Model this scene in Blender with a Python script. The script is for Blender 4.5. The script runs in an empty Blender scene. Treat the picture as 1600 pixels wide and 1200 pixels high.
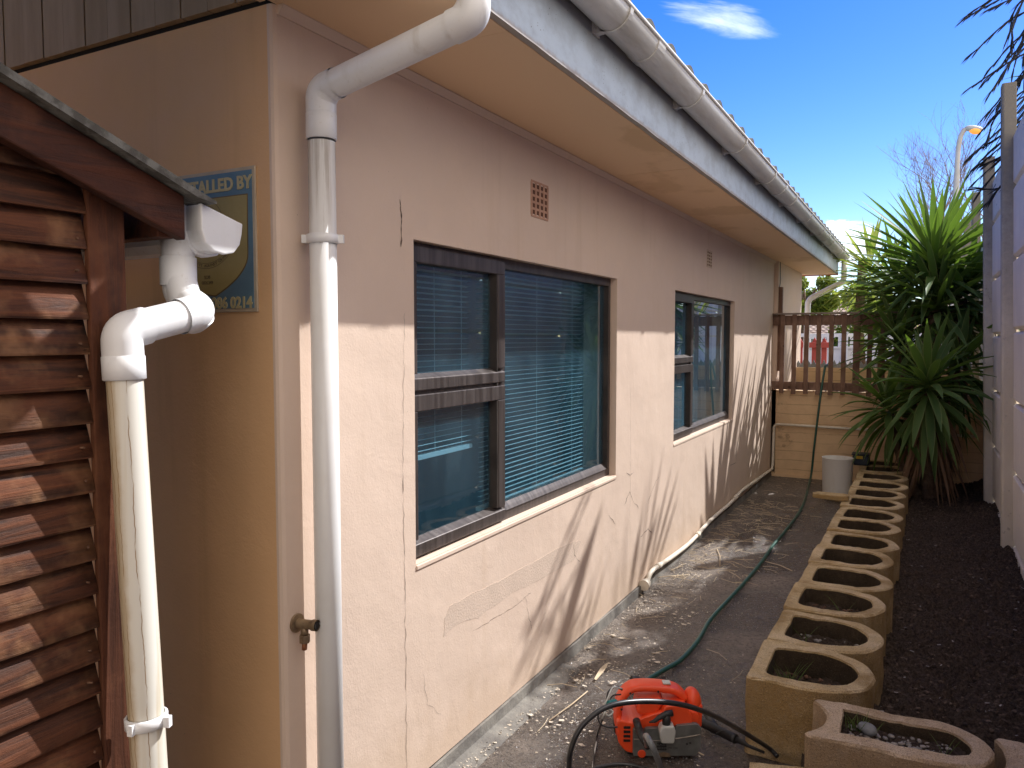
import bpy, bmesh, math, random
from mathutils import Vector, Matrix, noise as mnoise
R = math.radians
random.seed(7)
sc = bpy.context.scene
col = sc.collection

# ------------------------------------------------------------ camera
CAM = Vector((0, 0, 1.575))
PITCH, YAW, F = -3.4336, 28.104, 1200.0
cd = bpy.data.cameras.new('camera'); cam = bpy.data.objects.new('camera', cd); col.objects.link(cam)
cam.location = CAM; cam.rotation_euler = (R(90 + PITCH), 0, R(YAW))
cd.sensor_width = 36; cd.lens = 27.0; cd.clip_start = 0.02; cd.clip_end = 3000
sc.camera = cam
cw, sw = math.cos(R(YAW)), math.sin(R(YAW)); cp, sp = math.cos(R(PITCH)), math.sin(R(PITCH))
RT = Vector((cw, sw, 0)); FW = Vector((-sw * cp, cw * cp, sp)); UP = Vector((sw * sp, -cw * sp, cp))
def ray(x, y): return RT * ((x - 800) / F) + UP * ((600 - y) / F) + FW
def onY(x, y, Y): r = ray(x, y); return CAM + r * (Y / r.y)
def onX(x, y, X): r = ray(x, y); return CAM + r * (X / r.x)
def onZ(x, y, Z): r = ray(x, y); return CAM + r * ((Z - CAM.z) / r.z)
def atd(x, y, d): return CAM + ray(x, y) * d

# ------------------------------------------------------------ sun, sky, exposure
SUNV = Vector((0.562, 0.926, 1.0)).normalized()
sl = bpy.data.lights.new('sun', 'SUN'); sl.energy = 3.0; sl.angle = R(0.55); sl.color = (1.0, 0.985, 0.96)
so = bpy.data.objects.new('sun', sl); col.objects.link(so)
so.rotation_euler = SUNV.to_track_quat('Z', 'Y').to_euler(); so.location = (10, 16, 18)
sc.view_settings.view_transform = 'Standard'; sc.view_settings.look = 'None'
sc.view_settings.gamma = 1; sc.view_settings.exposure = 1.15
w = bpy.data.worlds.new('World'); sc.world = w; w.use_nodes = True
def world():
    nt = w.node_tree; nt.nodes.clear(); N = nt.nodes.new; L = nt.links.new
    out = N('ShaderNodeOutputWorld'); bg = N('ShaderNodeBackground'); L(bg.outputs[0], out.inputs[0])
    sky = N('ShaderNodeTexSky'); sky.sky_type = 'NISHITA'; sky.sun_disc = False
    sky.sun_elevation = math.asin(SUNV.z); sky.sun_rotation = math.atan2(SUNV.x, SUNV.y)
    sky.altitude = 0; sky.air_density = 1.0; sky.dust_density = 0.15; sky.ozone_density = 3.0
    bg.inputs['Strength'].default_value = 0.108
    hs = N('ShaderNodeHueSaturation'); hs.inputs['Saturation'].default_value = 1.42; hs.inputs['Hue'].default_value = 0.524; hs.inputs['Value'].default_value = 0.93
    L(sky.outputs[0], hs.inputs['Color'])
    tc = N('ShaderNodeTexCoord')
    def dot(v):
        n = N('ShaderNodeVectorMath'); n.operation = 'DOT_PRODUCT'; L(tc.outputs['Generated'], n.inputs[0]); n.inputs[1].default_value = v; return n.outputs['Value']
    def m(op, a, b=None, clamp=False):
        n = N('ShaderNodeMath'); n.operation = op; n.use_clamp = clamp
        for i, q in enumerate((a, b)):
            if q is None: continue
            if isinstance(q, (int, float)): n.inputs[i].default_value = q
            else: L(q, n.inputs[i])
        return n.outputs[0]
    def cloud(px, py, a, b, ang, scale, lo, hi, stretch):
        d = ray(px, py).normalized(); h = Vector((0, 0, 1)).cross(d).normalized() * -1; v = h.cross(d)
        h2 = h * math.cos(ang) + v * math.sin(ang); v2 = -h * math.sin(ang) + v * math.cos(ang)
        u, s, f = dot(h2), dot(v2), dot(d)
        e = m('ADD', m('POWER', m('DIVIDE', u, a), 2), m('POWER', m('DIVIDE', s, b), 2))
        e = m('SUBTRACT', 1, e, True); e = m('MULTIPLY', e, m('GREATER_THAN', f, 0))
        cx = N('ShaderNodeCombineXYZ'); L(m('MULTIPLY', u, 1 / stretch), cx.inputs[0]); L(s, cx.inputs[1])
        nz = N('ShaderNodeTexNoise'); nz.inputs['Scale'].default_value = scale; nz.inputs['Detail'].default_value = 9; nz.inputs['Roughness'].default_value = 0.62; nz.inputs['Distortion'].default_value = 0.6
        L(cx.outputs[0], nz.inputs['Vector'])
        q = m('ADD', nz.outputs['Fac'], m('MULTIPLY', m('SUBTRACT', e, 0.5), 0.55))
        mr = N('ShaderNodeMapRange'); mr.interpolation_type = 'SMOOTHSTEP'; mr.inputs['From Min'].default_value = lo; mr.inputs['From Max'].default_value = hi
        L(q, mr.inputs['Value']); return m('MULTIPLY', mr.outputs[0], m('MINIMUM', m('MULTIPLY', e, 3), 1))
    c1 = cloud(1132, 28, 0.095, 0.024, -0.24, 40, 0.47, 0.95, 6)
    c2 = cloud(1305, 378, 0.075, 0.034, 0.05, 26, 0.45, 0.56, 1.6)
    c3 = cloud(1480, 470, 0.30, 0.035, 0.0, 15, 0.46, 0.6, 2.2)
    c4 = cloud(700, 470, 0.7, 0.10, 0.0, 9, 0.46, 0.62, 2.2)
    mix = hs.outputs[0]
    for c, k, cc in ((c1, 0.62, (7.5, 8, 8.8, 1)), (c2, 0.95, (6.5, 7, 7.8, 1)), (c3, 0.4, (5, 5.8, 7.2, 1)), (c4, 0.5, (5, 5.6, 6.6, 1))):
        n = N('ShaderNodeMix'); n.data_type = 'RGBA'; L(m('MULTIPLY', c, k), n.inputs['Factor']); L(mix, n.inputs['A']); n.inputs['B'].default_value = cc
        mix = n.outputs['Result']
    # unseen broken cloud added right of and behind the viewer to fill the shade
    ax = Vector((0.80, -0.34, 0.50)).normalized(); dd = dot(ax)
    nz = N('ShaderNodeTexNoise'); nz.inputs['Scale'].default_value = 3.2; nz.inputs['Detail'].default_value = 8; nz.inputs['Roughness'].default_value = 0.6; L(tc.outputs['Generated'], nz.inputs['Vector'])
    mr = N('ShaderNodeMapRange'); mr.interpolation_type = 'SMOOTHSTEP'; mr.inputs['From Min'].default_value = 0.50; mr.inputs['From Max'].default_value = 0.66
    L(m('ADD', nz.outputs['Fac'], m('MULTIPLY', m('SUBTRACT', dd, 0.22), 0.42)), mr.inputs['Value'])
    n = N('ShaderNodeMix'); n.data_type = 'RGBA'; L(m('MULTIPLY', mr.outputs[0], m('MULTIPLY', m('SUBTRACT', dd, 0.16), 6, True)), n.inputs['Factor']); L(mix, n.inputs['A']); n.inputs['B'].default_value = (8.4, 7.5, 6.6, 1)
    L(n.outputs['Result'], bg.inputs[0])
world()

# ------------------------------------------------------------ materials
class NT:
    def __init__(s, name):
        s.m = bpy.data.materials.new(name); s.m.use_nodes = True; s.t = s.m.node_tree
        s.b = s.t.nodes['Principled BSDF']; s.out = s.t.nodes['Material Output']; s.tc = s.n('ShaderNodeTexCoord')
        s.vec = s.tc.outputs['Object']
    def n(s, k): return s.t.nodes.new(k)
    def l(s, a, b): s.t.links.new(a, b)
    def val(s, q, i):
        if isinstance(q, (int, float)): i.default_value = q
        elif isinstance(q, tuple): i.default_value = (q + (1,)) if len(q) == 3 and len(i.default_value) == 4 else q
        else: s.l(q, i)
    def math(s, op, a, b=0.0, clamp=False):
        n = s.n('ShaderNodeMath'); n.operation = op; n.use_clamp = clamp; s.val(a, n.inputs[0]); s.val(b, n.inputs[1]); return n.outputs[0]
    def mapv(s, scale, vec=None):
        n = s.n('ShaderNodeMapping'); n.inputs['Scale'].default_value = scale; s.l(vec or s.vec, n.inputs[0]); return n.outputs[0]
    def noise(s, scale, detail=5, rough=0.55, vec=None, dist=0.0):
        n = s.n('ShaderNodeTexNoise'); n.inputs['Scale'].default_value = scale; n.inputs['Detail'].default_value = detail
        n.inputs['Roughness'].default_value = rough; n.inputs['Distortion'].default_value = dist; s.l(vec or s.vec, n.inputs['Vector']); return n.outputs['Fac']
    def voro(s, scale, feature='F1', vec=None):
        n = s.n('ShaderNodeTexVoronoi'); n.feature = feature; n.inputs['Scale'].default_value = scale; s.l(vec or s.vec, n.inputs['Vector']); return n.outputs['Distance']
    def ramp(s, v, a, b, c0=0.0, c1=1.0):
        n = s.n('ShaderNodeMapRange'); n.interpolation_type = 'SMOOTHSTEP'; n.inputs['From Min'].default_value = a; n.inputs['From Max'].default_value = b
        n.inputs['To Min'].default_value = c0; n.inputs['To Max'].default_value = c1; s.l(v, n.inputs['Value']); return n.outputs[0]
    def mix(s, f, a, b):
        n = s.n('ShaderNodeMix'); n.data_type = 'RGBA'; s.val(f, n.inputs['Factor']); s.val(a, n.inputs['A']); s.val(b, n.inputs['B']); return n.outputs['Result']
    def xyz(s, vec=None):
        n = s.n('ShaderNodeSeparateXYZ'); s.l(vec or s.vec, n.inputs[0]); return n.outputs
    def pos(s):
        n = s.n('ShaderNodeNewGeometry'); return n.outputs['Position']
    def island(s):
        n = s.n('ShaderNodeNewGeometry'); return n.outputs['Random Per Island']
    def bump(s, h, strength, dist=0.005, prev=None):
        n = s.n('ShaderNodeBump'); n.inputs['Strength'].default_value = strength; n.inputs['Distance'].default_value = dist; s.l(h, n.inputs['Height'])
        if prev: s.l(prev, n.inputs['Normal'])
        return n.outputs[0]
    def fin(s, color=None, rough=None, normal=None, metal=None, spec=None):
        if color is not None: s.val(color, s.b.inputs['Base Color'])
        if rough is not None: s.val(rough, s.b.inputs['Roughness'])
        if normal is not None: s.l(normal, s.b.inputs['Normal'])
        if metal is not None: s.b.inputs['Metallic'].default_value = metal
        if spec is not None: s.b.inputs['Specular IOR Level'].default_value = spec
        return s.m
def surf(name, c1, c2, scale=6, rough=0.7, bscale=80, bs=0.3, bd=0.003, metal=0.0, lo=0.35, hi=0.65, spec=0.4, stretch=None):
    t = NT(name); v = t.mapv(stretch) if stretch else None
    n1 = t.noise(scale, 6, 0.6, v); c = t.mix(t.ramp(n1, lo, hi), c1, c2)
    r = t.ramp(n1, 0.2, 0.8, rough - 0.08, min(1, rough + 0.08))
    return t.fin(c, r, t.bump(t.noise(bscale, 4, 0.6, v), bs, bd), metal, spec)

def stucco(name, ca, cb, stain, deposits=True):
    t = NT(name); t.vec = t.pos()
    n1 = t.noise(1.1, 5, 0.6); n2 = t.noise(7, 6, 0.65)
    c = t.mix(t.ramp(n1, 0.35, 0.68), ca, cb)
    c = t.mix(t.math('MULTIPLY', t.ramp(n2, 0.5, 0.72), 0.28), c, tuple(x * 1.12 for x in ca))
    dr = t.noise(1.0, 6, 0.6, t.mapv((9, 9, 0.55)))
    c = t.mix(t.math('MULTIPLY', t.ramp(dr, 0.54, 0.72), 0.26), c, stain)
    pt = t.noise(2.6, 3, 0.5, None, 1.2)
    c = t.mix(t.math('MULTIPLY', t.ramp(pt, 0.57, 0.60), 0.05), c, tuple(x * 1.2 for x in ca))
    z = t.xyz()[2]
    low = t.math('MULTIPLY', t.ramp(t.math('ADD', z, t.math('MULTIPLY', n2, 0.5)), 0.62, 0.30), 0.45)
    c = t.mix(low, c, stain)
    sp = t.ramp(t.voro(22), 0.035, 0.02); c = t.mix(t.math('MULTIPLY', sp, t.ramp(t.noise(3), 0.5, 0.62)), c, (0.10, 0.07, 0.05))
    b = t.bump(t.noise(12, 5, 0.6), 0.22, 0.010)
    b = t.bump(t.noise(130, 3, 0.6), 0.30, 0.0025, b)
    b = t.bump(t.ramp(pt, 0.56, 0.60), 0.12, 0.002, b)
    b = t.bump(t.noise(2.0, 2, 0.5), 0.35, 0.04, b)
    return t.fin(c, t.ramp(n2, 0.3, 0.7, 0.62, 0.82), b, 0, 0.3)
M = {}
M['wall'] = stucco('peach_stucco', (0.67, 0.525, 0.425), (0.71, 0.56, 0.455), (0.55, 0.405, 0.285))
M['wall_front'] = stucco('front_stucco', (0.72, 0.445, 0.235), (0.76, 0.475, 0.255), (0.52, 0.31, 0.155))
M['patch'] = surf('repair_plaster', (0.60, 0.475, 0.385), (0.64, 0.505, 0.41), 9, 0.85, 120, 0.5, 0.004)
M['crack'] = surf('crack_dark', (0.05, 0.035, 0.03), (0.14, 0.09, 0.07), 30, 0.9)
def tanwall():
    t = NT('tan_painted_blocks'); t.vec = t.pos(); x, y, z = t.xyz()
    n = t.noise(5, 6, 0.6); zz = t.math('ADD', z, t.math('MULTIPLY', t.noise(4, 2), 0.03))
    fr = t.math('FRACT', t.math('DIVIDE', zz, 0.105)); d = t.math('ABSOLUTE', t.math('SUBTRACT', fr, 0.5))
    groove = t.math('MULTIPLY', t.ramp(d, 0.43, 0.49), t.ramp(t.noise(2.3), 0.35, 0.6))
    c = t.mix(t.ramp(n, 0.35, 0.7), (0.72, 0.51, 0.31), (0.62, 0.43, 0.26))
    c = t.mix(t.math('MULTIPLY', groove, 0.5), c, (0.26, 0.16, 0.09))
    c = t.mix(t.math('MULTIPLY', t.ramp(t.noise(3.4, 6, 0.7), 0.60, 0.70), 0.6), c, (0.16, 0.10, 0.06))
    b = t.bump(groove, -0.6, 0.01); b = t.bump(t.noise(40, 5), 0.5, 0.008, b)
    return t.fin(c, 0.8, b)
M['tan'] = tanwall()
M['soffit'] = surf('soffit_board', (0.86, 0.61, 0.38), (0.76, 0.52, 0.30), 1.5, 0.6, 30, 0.12, 0.003, lo=0.54, hi=0.60, stretch=(1, 0.6, 1))
def fascia():
    t = NT('weathered_sky_tinted_fascia'); t.vec = t.pos(); x, y, z = t.xyz()
    n = t.noise(9, 7, 0.65, t.mapv((1, 1, 1.6)))
    c = t.mix(t.ramp(n, 0.4, 0.7), (0.52, 0.60, 0.68), (0.42, 0.48, 0.54))  # blue of the sky light is put into these base colours
    up = t.ramp(t.math('ADD', z, t.math('MULTIPLY', t.noise(6, 5), 0.10)), 2.56, 2.68)
    c = t.mix(t.math('MULTIPLY', up, 0.72), c, (0.20, 0.18, 0.155))
    spk = t.math('MULTIPLY', t.ramp(t.voro(60), 0.14, 0.08), t.ramp(t.noise(5, 3), 0.52, 0.62)); c = t.mix(spk, c, (0.06, 0.05, 0.045))
    bot = t.math('MULTIPLY', t.ramp(t.math('ADD', z, t.math('MULTIPLY', t.noise(22, 5, 0.7), 0.03)), 2.475, 2.458), 0.75)
    c = t.mix(bot, c, (0.36, 0.29, 0.23))
    return t.fin(c, 0.6, t.bump(t.noise(35, 6, 0.7, t.mapv((1, 0.25, 1))), 0.5, 0.004))
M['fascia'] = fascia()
def grimy(name, base, dirt, amt, rough=0.35, lo=0.5, hi=0.72, sc_=(14, 14, 0.8)):
    t = NT(name); t.vec = t.pos()
    d = t.noise(1.0, 7, 0.65, t.mapv(sc_)); d2 = t.noise(70, 4, 0.7)
    f = t.math('MULTIPLY', t.ramp(d, lo, hi), amt); c = t.mix(f, base, dirt)
    c = t.mix(t.math('MULTIPLY', t.ramp(d2, 0.6, 0.7), amt * 0.5), c, dirt)
    return t.fin(c, t.ramp(d, 0.3, 0.7, rough, rough + 0.25), t.bump(d2, 0.08, 0.002), 0, 0.45)
M['gutter'] = grimy('gutter_grey', (0.62, 0.61, 0.60), (0.32, 0.29, 0.25), 0.65, 0.34, 0.42, 0.72, (10, 1.2, 10))
M['gutter_lip'] = grimy('gutter_lip', (0.70, 0.68, 0.65), (0.40, 0.36, 0.3), 0.5, 0.35, 0.45, 0.7, (8, 2, 8))
M['pvc'] = grimy('white_pvc', (0.80, 0.81, 0.83), (0.42, 0.36, 0.28), 0.40, 0.28, 0.52, 0.75)
def grimepipe():
    t = NT('streaked_pvc'); t.vec = t.pos(); z = t.xyz()[2]
    d = t.noise(1.0, 6, 0.7, t.mapv((45, 45, 2.0))); f = t.math('MULTIPLY', t.ramp(t.math('ADD', z, t.math('MULTIPLY', d, 0.25)), 1.93, 2.2), 0.55)
    f = t.math('MULTIPLY', f, t.ramp(d, 0.40, 0.62)); c = t.mix(f, (0.80, 0.80, 0.80), (0.27, 0.21, 0.15))
    s_ = t.ramp(t.noise(1.0, 7, 0.7, t.mapv((70, 70, 1.5))), 0.58, 0.66); c = t.mix(t.math('MULTIPLY', t.math('MULTIPLY', s_, t.ramp(z, 1.8, 1.9)), 0.6), c, (0.22, 0.15, 0.10))
    c = t.mix(t.math('MULTIPLY', t.ramp(t.noise(6, 5), 0.5, 0.75), 0.12), c, (0.45, 0.38, 0.3))
    return t.fin(c, 0.3, None, 0, 0.45)
M['pvc_grime'] = grimepipe()
M['pvc_clean'] = grimy('clean_pvc', (0.84, 0.85, 0.87), (0.60, 0.56, 0.5), 0.25, 0.25)
def rustpipe():
    t = NT('stained_pvc'); t.vec = t.pos(); x, y, z = t.xyz()
    d = t.noise(1.0, 6, 0.6, t.mapv((26, 26, 0.7)), 0.5)
    c = t.mix(t.ramp(d, 0.42, 0.68), (0.78, 0.76, 0.69), (0.62, 0.54, 0.40))
    A_, B_ = PIPE_A, PIPE_B; k = ((B_.x * .816 + B_.y * .578) - (A_.x * .816 + A_.y * .578)) / (B_.z - A_.z); k0 = A_.x * .816 + A_.y * .578 - k * A_.z
    u = t.math('SUBTRACT', t.math('ADD', t.math('MULTIPLY', x, 0.816), t.math('MULTIPLY', y, 0.578)), t.math('ADD', t.math('MULTIPLY', z, k), k0))
    c = t.mix(t.math('MULTIPLY', t.ramp(t.math('ADD', u, t.math('MULTIPLY', t.noise(9, 5, 0.7), 0.03)), 0.014, -0.004), 0.75), c, (0.52, 0.40, 0.24))
    for u0, sc_, st in ((-0.014, 4, 0.75), (0.014, 3, 0.85), (-0.024, 9, 0.8)):
        q = t.math('ADD', u, t.math('MULTIPLY', t.math('SUBTRACT', t.noise(sc_, 5, 0.7, t.mapv((0, 0, 1))), 0.5), 0.030))
        streak = t.ramp(t.math('ABSOLUTE', t.math('SUBTRACT', q, u0)), 0.0012, 0.0003)
        c = t.mix(t.math('MULTIPLY', t.math('MULTIPLY', streak, st), t.ramp(t.noise(14, 3), 0.32, 0.5)), c, (0.30, 0.15, 0.04))
    s2 = t.ramp(t.noise(1.0, 7, 0.75, t.mapv((60, 60, 2.2)), 0.3), 0.60, 0.66)
    return t.fin(c, 0.33, t.bump(t.noise(90), 0.06, 0.002))
PIPE_A, PIPE_B = onX(190, 518, -1.421), onX(233, 1190, -1.385)
M['stainpipe'] = rustpipe()
M['frame'] = surf('bronze_aluminium', (0.060, 0.048, 0.045), (0.11, 0.092, 0.087), 1.2, 0.42, 60, 0.08, 0.002, 0.35, stretch=(4, 30, 2))
M['frame_dark'] = surf('dark_gasket', (0.025, 0.02, 0.018), (0.05, 0.04, 0.035), 8, 0.5)
def glass():
    t = NT('dusty_window_glass'); t.vec = t.pos(); N, L = t.n, t.l
    tr = N('ShaderNodeBsdfTransparent'); tr.inputs[0].default_value = (0.71, 0.86, 0.92, 1)
    df = N('ShaderNodeBsdfDiffuse')
    d = t.noise(1.6, 7, 0.65, t.mapv((1, 1.6, 0.8))); sp = t.noise(160, 2, 0.6)
    col_ = t.mix(t.ramp(d, 0.35, 0.7), (0.14, 0.35, 0.50), (0.27, 0.48, 0.60)); L(col_, df.inputs[0])
    f = t.math('ADD', t.ramp(d, 0.3, 0.75, 0.04, 0.12), t.math('MULTIPLY', t.ramp(sp, 0.62, 0.72), 0.10))
    m1 = N('ShaderNodeMixShader'); L(f, m1.inputs[0]); L(tr.outputs[0], m1.inputs[1]); L(df.outputs[0], m1.inputs[2])
    gl = N('ShaderNodeBsdfGlossy'); gl.inputs['Roughness'].default_value = 0.012; gl.inputs[0].default_value = (0.9, 0.95, 1, 1)
    fr = N('ShaderNodeFresnel'); fr.inputs[0].default_value = 1.55
    L(t.bump(t.noise(3, 2), 0.02, 0.01), gl.inputs['Normal'])
    gb = N('ShaderNodeNewGeometry'); ff = t.math('MULTIPLY', t.math('MULTIPLY', fr.outputs[0], 1.6, True), t.math('SUBTRACT', 1.0, gb.outputs['Backfacing']))
    m2 = N('ShaderNodeMixShader'); L(ff, m2.inputs[0]); L(m1.outputs[0], m2.inputs[1]); L(gl.outputs[0], m2.inputs[2])
    L(m2.outputs[0], t.out.inputs[0]); return t.m
M['glass'] = glass()
M['blind'] = surf('blind_slat', (0.80, 0.84, 0.84), (0.72, 0.77, 0.78), 5, 0.4, 40, 0.05)
M['room'] = surf('room_paint', (0.16, 0.19, 0.22), (0.13, 0.16, 0.19), 2, 0.9)
M['curtain'] = surf('room_curtain', (0.22, 0.30, 0.36), (0.16, 0.22, 0.28), 3, 0.9)
M['vent'] = surf('terracotta_vent', (0.55, 0.33, 0.23), (0.46, 0.27, 0.19), 20, 0.8, 90, 0.3)
M['vent_pale'] = surf('painted_vent', (0.62, 0.49, 0.36), (0.55, 0.43, 0.31), 20, 0.8, 90, 0.3)
M['black'] = surf('void_black', (0.012, 0.01, 0.01), (0.02, 0.016, 0.014), 20, 0.95)
M['plinth'] = surf('cement_plinth', (0.13, 0.12, 0.11), (0.24, 0.225, 0.20), 7, 0.85, 60, 0.6, 0.006)
M['tile'] = surf('roof_tile', (0.030, 0.036, 0.032), (0.06, 0.064, 0.058), 10, 0.85, 90, 0.6, 0.005)
M['brass'] = surf('old_brass', (0.36, 0.27, 0.17), (0.24, 0.17, 0.11), 40, 0.5, 150, 0.3, 0.001, 0.6)
M['copper'] = surf('copper_tail', (0.50, 0.20, 0.09), (0.32, 0.13, 0.06), 40, 0.5, 150, 0.3, 0.001, 0.5)
M['cladding'] = surf('gable_cladding', (0.46, 0.34, 0.215), (0.38, 0.28, 0.175), 3, 0.75, 30, 0.3, 0.003, stretch=(6, 6, 0.8))
def wood(name, dark, mid, light, axis=1, sc_=1.0, rough=0.62):
    t = NT(name); st = [24 * sc_] * 3; st[axis] = 1.6 * sc_
    isl = t.island(); off = t.n('ShaderNodeVectorMath'); off.operation = 'ADD'
    cx = t.n('ShaderNodeCombineXYZ'); t.l(t.math('MULTIPLY', isl, 17.0), cx.inputs[0]); t.l(t.math('MULTIPLY', isl, 7.0), cx.inputs[1]); t.l(t.math('MULTIPLY', isl, 11.0), cx.inputs[2])
    t.l(t.tc.outputs['Object'], off.inputs[0]); t.l(cx.outputs[0], off.inputs[1]); v = off.outputs[0]
    g = t.noise(1.0, 7, 0.7, t.mapv(tuple(st), v), 0.9); blot = t.noise(5.5 * sc_, 4, 0.6, v)
    c = t.mix(t.ramp(g, 0.35, 0.66), dark, mid)
    c = t.mix(t.math('MULTIPLY', t.ramp(blot, 0.45, 0.7), 0.85), c, light)
    c = t.mix(t.math('MULTIPLY', isl, 0.35), c, dark)
    kn = t.ramp(t.voro(5 * sc_, vec=t.mapv((1, 0.8, 1), v)), 0.10, 0.04); c = t.mix(t.math('MULTIPLY', kn, 0.8), c, tuple(x * 0.3 for x in dark))
    b = t.bump(g, 0.9, 0.006); b = t.bump(t.noise(120, 4), 0.4, 0.002, b)
    return t.fin(c, t.ramp(g, 0.3, 0.7, rough, rough + 0.2), b, 0, 0.35)
M['plank'] = wood('shed_planks', (0.035, 0.013, 0.007), (0.165, 0.056, 0.024), (0.33, 0.165, 0.078), 1, 1.3)
M['post'] = wood('shed_post_wood', (0.04, 0.013, 0.006), (0.13, 0.042, 0.018), (0.19, 0.075, 0.034), 2, 1.2)
M['rake'] = wood('rake_wood', (0.03, 0.010, 0.006), (0.10, 0.030, 0.014), (0.17, 0.062, 0.03), 1, 1.0)
M['railwood'] = wood('weathered_rail_wood', (0.15, 0.085, 0.06), (0.25, 0.15, 0.11), (0.33, 0.21, 0.16), 2, 1.0, 0.75)
M['railcap'] = wood('grey_rail_cap', (0.22, 0.17, 0.14), (0.30, 0.24, 0.20), (0.36, 0.30, 0.26), 0, 1.0, 0.75)
M['sheet'] = surf('fibre_cement_sheet', (0.20, 0.20, 0.185), (0.10, 0.095, 0.085), 26, 0.85, 200, 0.8, 0.003, lo=0.4, hi=0.6)
def concrete_path():
    t = NT('wet_rough_concrete'); t.vec = t.pos(); x, y, z = t.xyz()
    n1 = t.noise(0.9, 6, 0.6, None, 0.4); n2 = t.noise(6, 7, 0.65); n3 = t.noise(45, 5, 0.7); n4 = t.noise(170, 3, 0.6)
    edge = t.ramp(t.math('ADD', x, t.math('MULTIPLY', n2, 0.35)), -0.98, -1.22)
    wet = t.math('SUBTRACT', t.ramp(n1, 0.36, 0.60), t.math('MULTIPLY', edge, 0.9), True)
    dry = t.mix(t.ramp(n2, 0.35, 0.65), (0.24, 0.19, 0.155), (0.33, 0.27, 0.22))
    wetc = t.mix(t.ramp(n2, 0.35, 0.65), (0.036, 0.027, 0.0235), (0.086, 0.066, 0.057))
    c = t.mix(t.math('ADD', t.math('MULTIPLY', wet, 0.66), 0.30, True), dry, wetc)
    c = t.mix(t.math('MULTIPLY', t.ramp(n3, 0.5, 0.62), 0.62), c, (0.022, 0.018, 0.017))
    br = t.ramp(t.noise(1.3, 4, 0.6), 0.50, 0.62); c = t.mix(t.math('MULTIPLY', br, 0.55), c, (0.05, 0.034, 0.024))
    c = t.mix(t.math('MULTIPLY', t.ramp(n4, 0.62, 0.75), 0.35), c, (0.28, 0.24, 0.20))
    r = t.math('ADD', t.ramp(wet, 0.0, 1.0, 0.55, 0.16), t.ramp(n3, 0.3, 0.7, -0.05, 0.16))
    b = t.bump(n2, 0.5, 0.02); b = t.bump(t.noise(48, 6, 0.8), 1.0, 0.016, b); b = t.bump(t.noise(110, 3, 0.6), 0.9, 0.007, b)
    t.val(t.math('MULTIPLY', wet, 0.8), t.b.inputs['Coat Weight']); t.b.inputs['Coat Roughness'].default_value = 0.12; t.l(b, t.b.inputs['Coat Normal'])
    return t.fin(c, r, b, 0, 0.6)
M['path'] = concrete_path()
def soil():
    t = NT('dark_garden_soil'); t.vec = t.pos()
    n = t.noise(8, 8, 0.7); n2 = t.noise(70, 6, 0.75)
    c = t.mix(t.ramp(n2, 0.35, 0.7), (0.035, 0.024, 0.018), (0.15, 0.105, 0.075))
    c = t.mix(t.math('MULTIPLY', t.ramp(n, 0.5, 0.7), 0.4), c, (0.08, 0.056, 0.042))
    b = t.bump(n2, 1.0, 0.02); b = t.bump(t.noise(220, 3), 0.8, 0.006, b)
    return t.fin(c, 0.93, b, 0, 0.2)
M['soil'] = soil()
def block(name, a, b_, moss):
    t = NT(name); info = t.n('ShaderNodeObjectInfo'); o = t.n('ShaderNodeVectorMath'); o.operation = 'ADD'
    t.l(t.tc.outputs['Object'], o.inputs[0]); t.l(info.outputs['Location'], o.inputs[1]); t.vec = o.outputs[0]
    n = t.noise(7, 7, 0.68); n2 = t.noise(120, 4, 0.7); n3 = t.noise(260, 3, 0.6)
    c = t.mix(t.ramp(n, 0.36, 0.66), a, b_)
    c = t.mix(t.math('MULTIPLY', t.ramp(t.noise(4, 6, 0.7), 0.46, 0.66), 0.85), c, moss)
    gn = t.n('ShaderNodeNewGeometry'); nzv = t.xyz(gn.outputs['Normal'])[2]; side = t.ramp(t.math('ABSOLUTE', nzv), 0.75, 0.35)
    c = t.mix(t.math('MULTIPLY', side, t.ramp(t.noise(5, 6, 0.7), 0.3, 0.6, 0.35, 0.85)), c, moss)
    c = t.mix(t.math('MULTIPLY', t.ramp(n3, 0.5, 0.62), 0.6), c, tuple(x * 0.3 for x in a))
    c = t.mix(t.math('MULTIPLY', t.ramp(t.noise(38, 5, 0.75), 0.5, 0.68), 0.5), c, tuple(x * 0.5 for x in b_))
    c = t.mix(t.math('MULTIPLY', t.ramp(n2, 0.6, 0.7), 0.35), c, tuple(min(1, x * 1.5) for x in b_))
    b = t.bump(n, 0.4, 0.012); b = t.bump(n2, 0.9, 0.008, b); b = t.bump(n3, 0.7, 0.004, b)
    return t.fin(c, 0.9, b, 0, 0.25)
M['block'] = block('ochre_block', (0.54, 0.39, 0.20), (0.68, 0.53, 0.33), (0.30, 0.19, 0.07))
M['block_in'] = block('hollow_shade_block', (0.10, 0.068, 0.04), (0.17, 0.12, 0.075), (0.05, 0.035, 0.02))  # inner faces coloured dark for the shade inside the hollows
M['block_pink'] = block('pinkish_block', (0.56, 0.41, 0.26), (0.66, 0.51, 0.36), (0.36, 0.25, 0.14))
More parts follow.
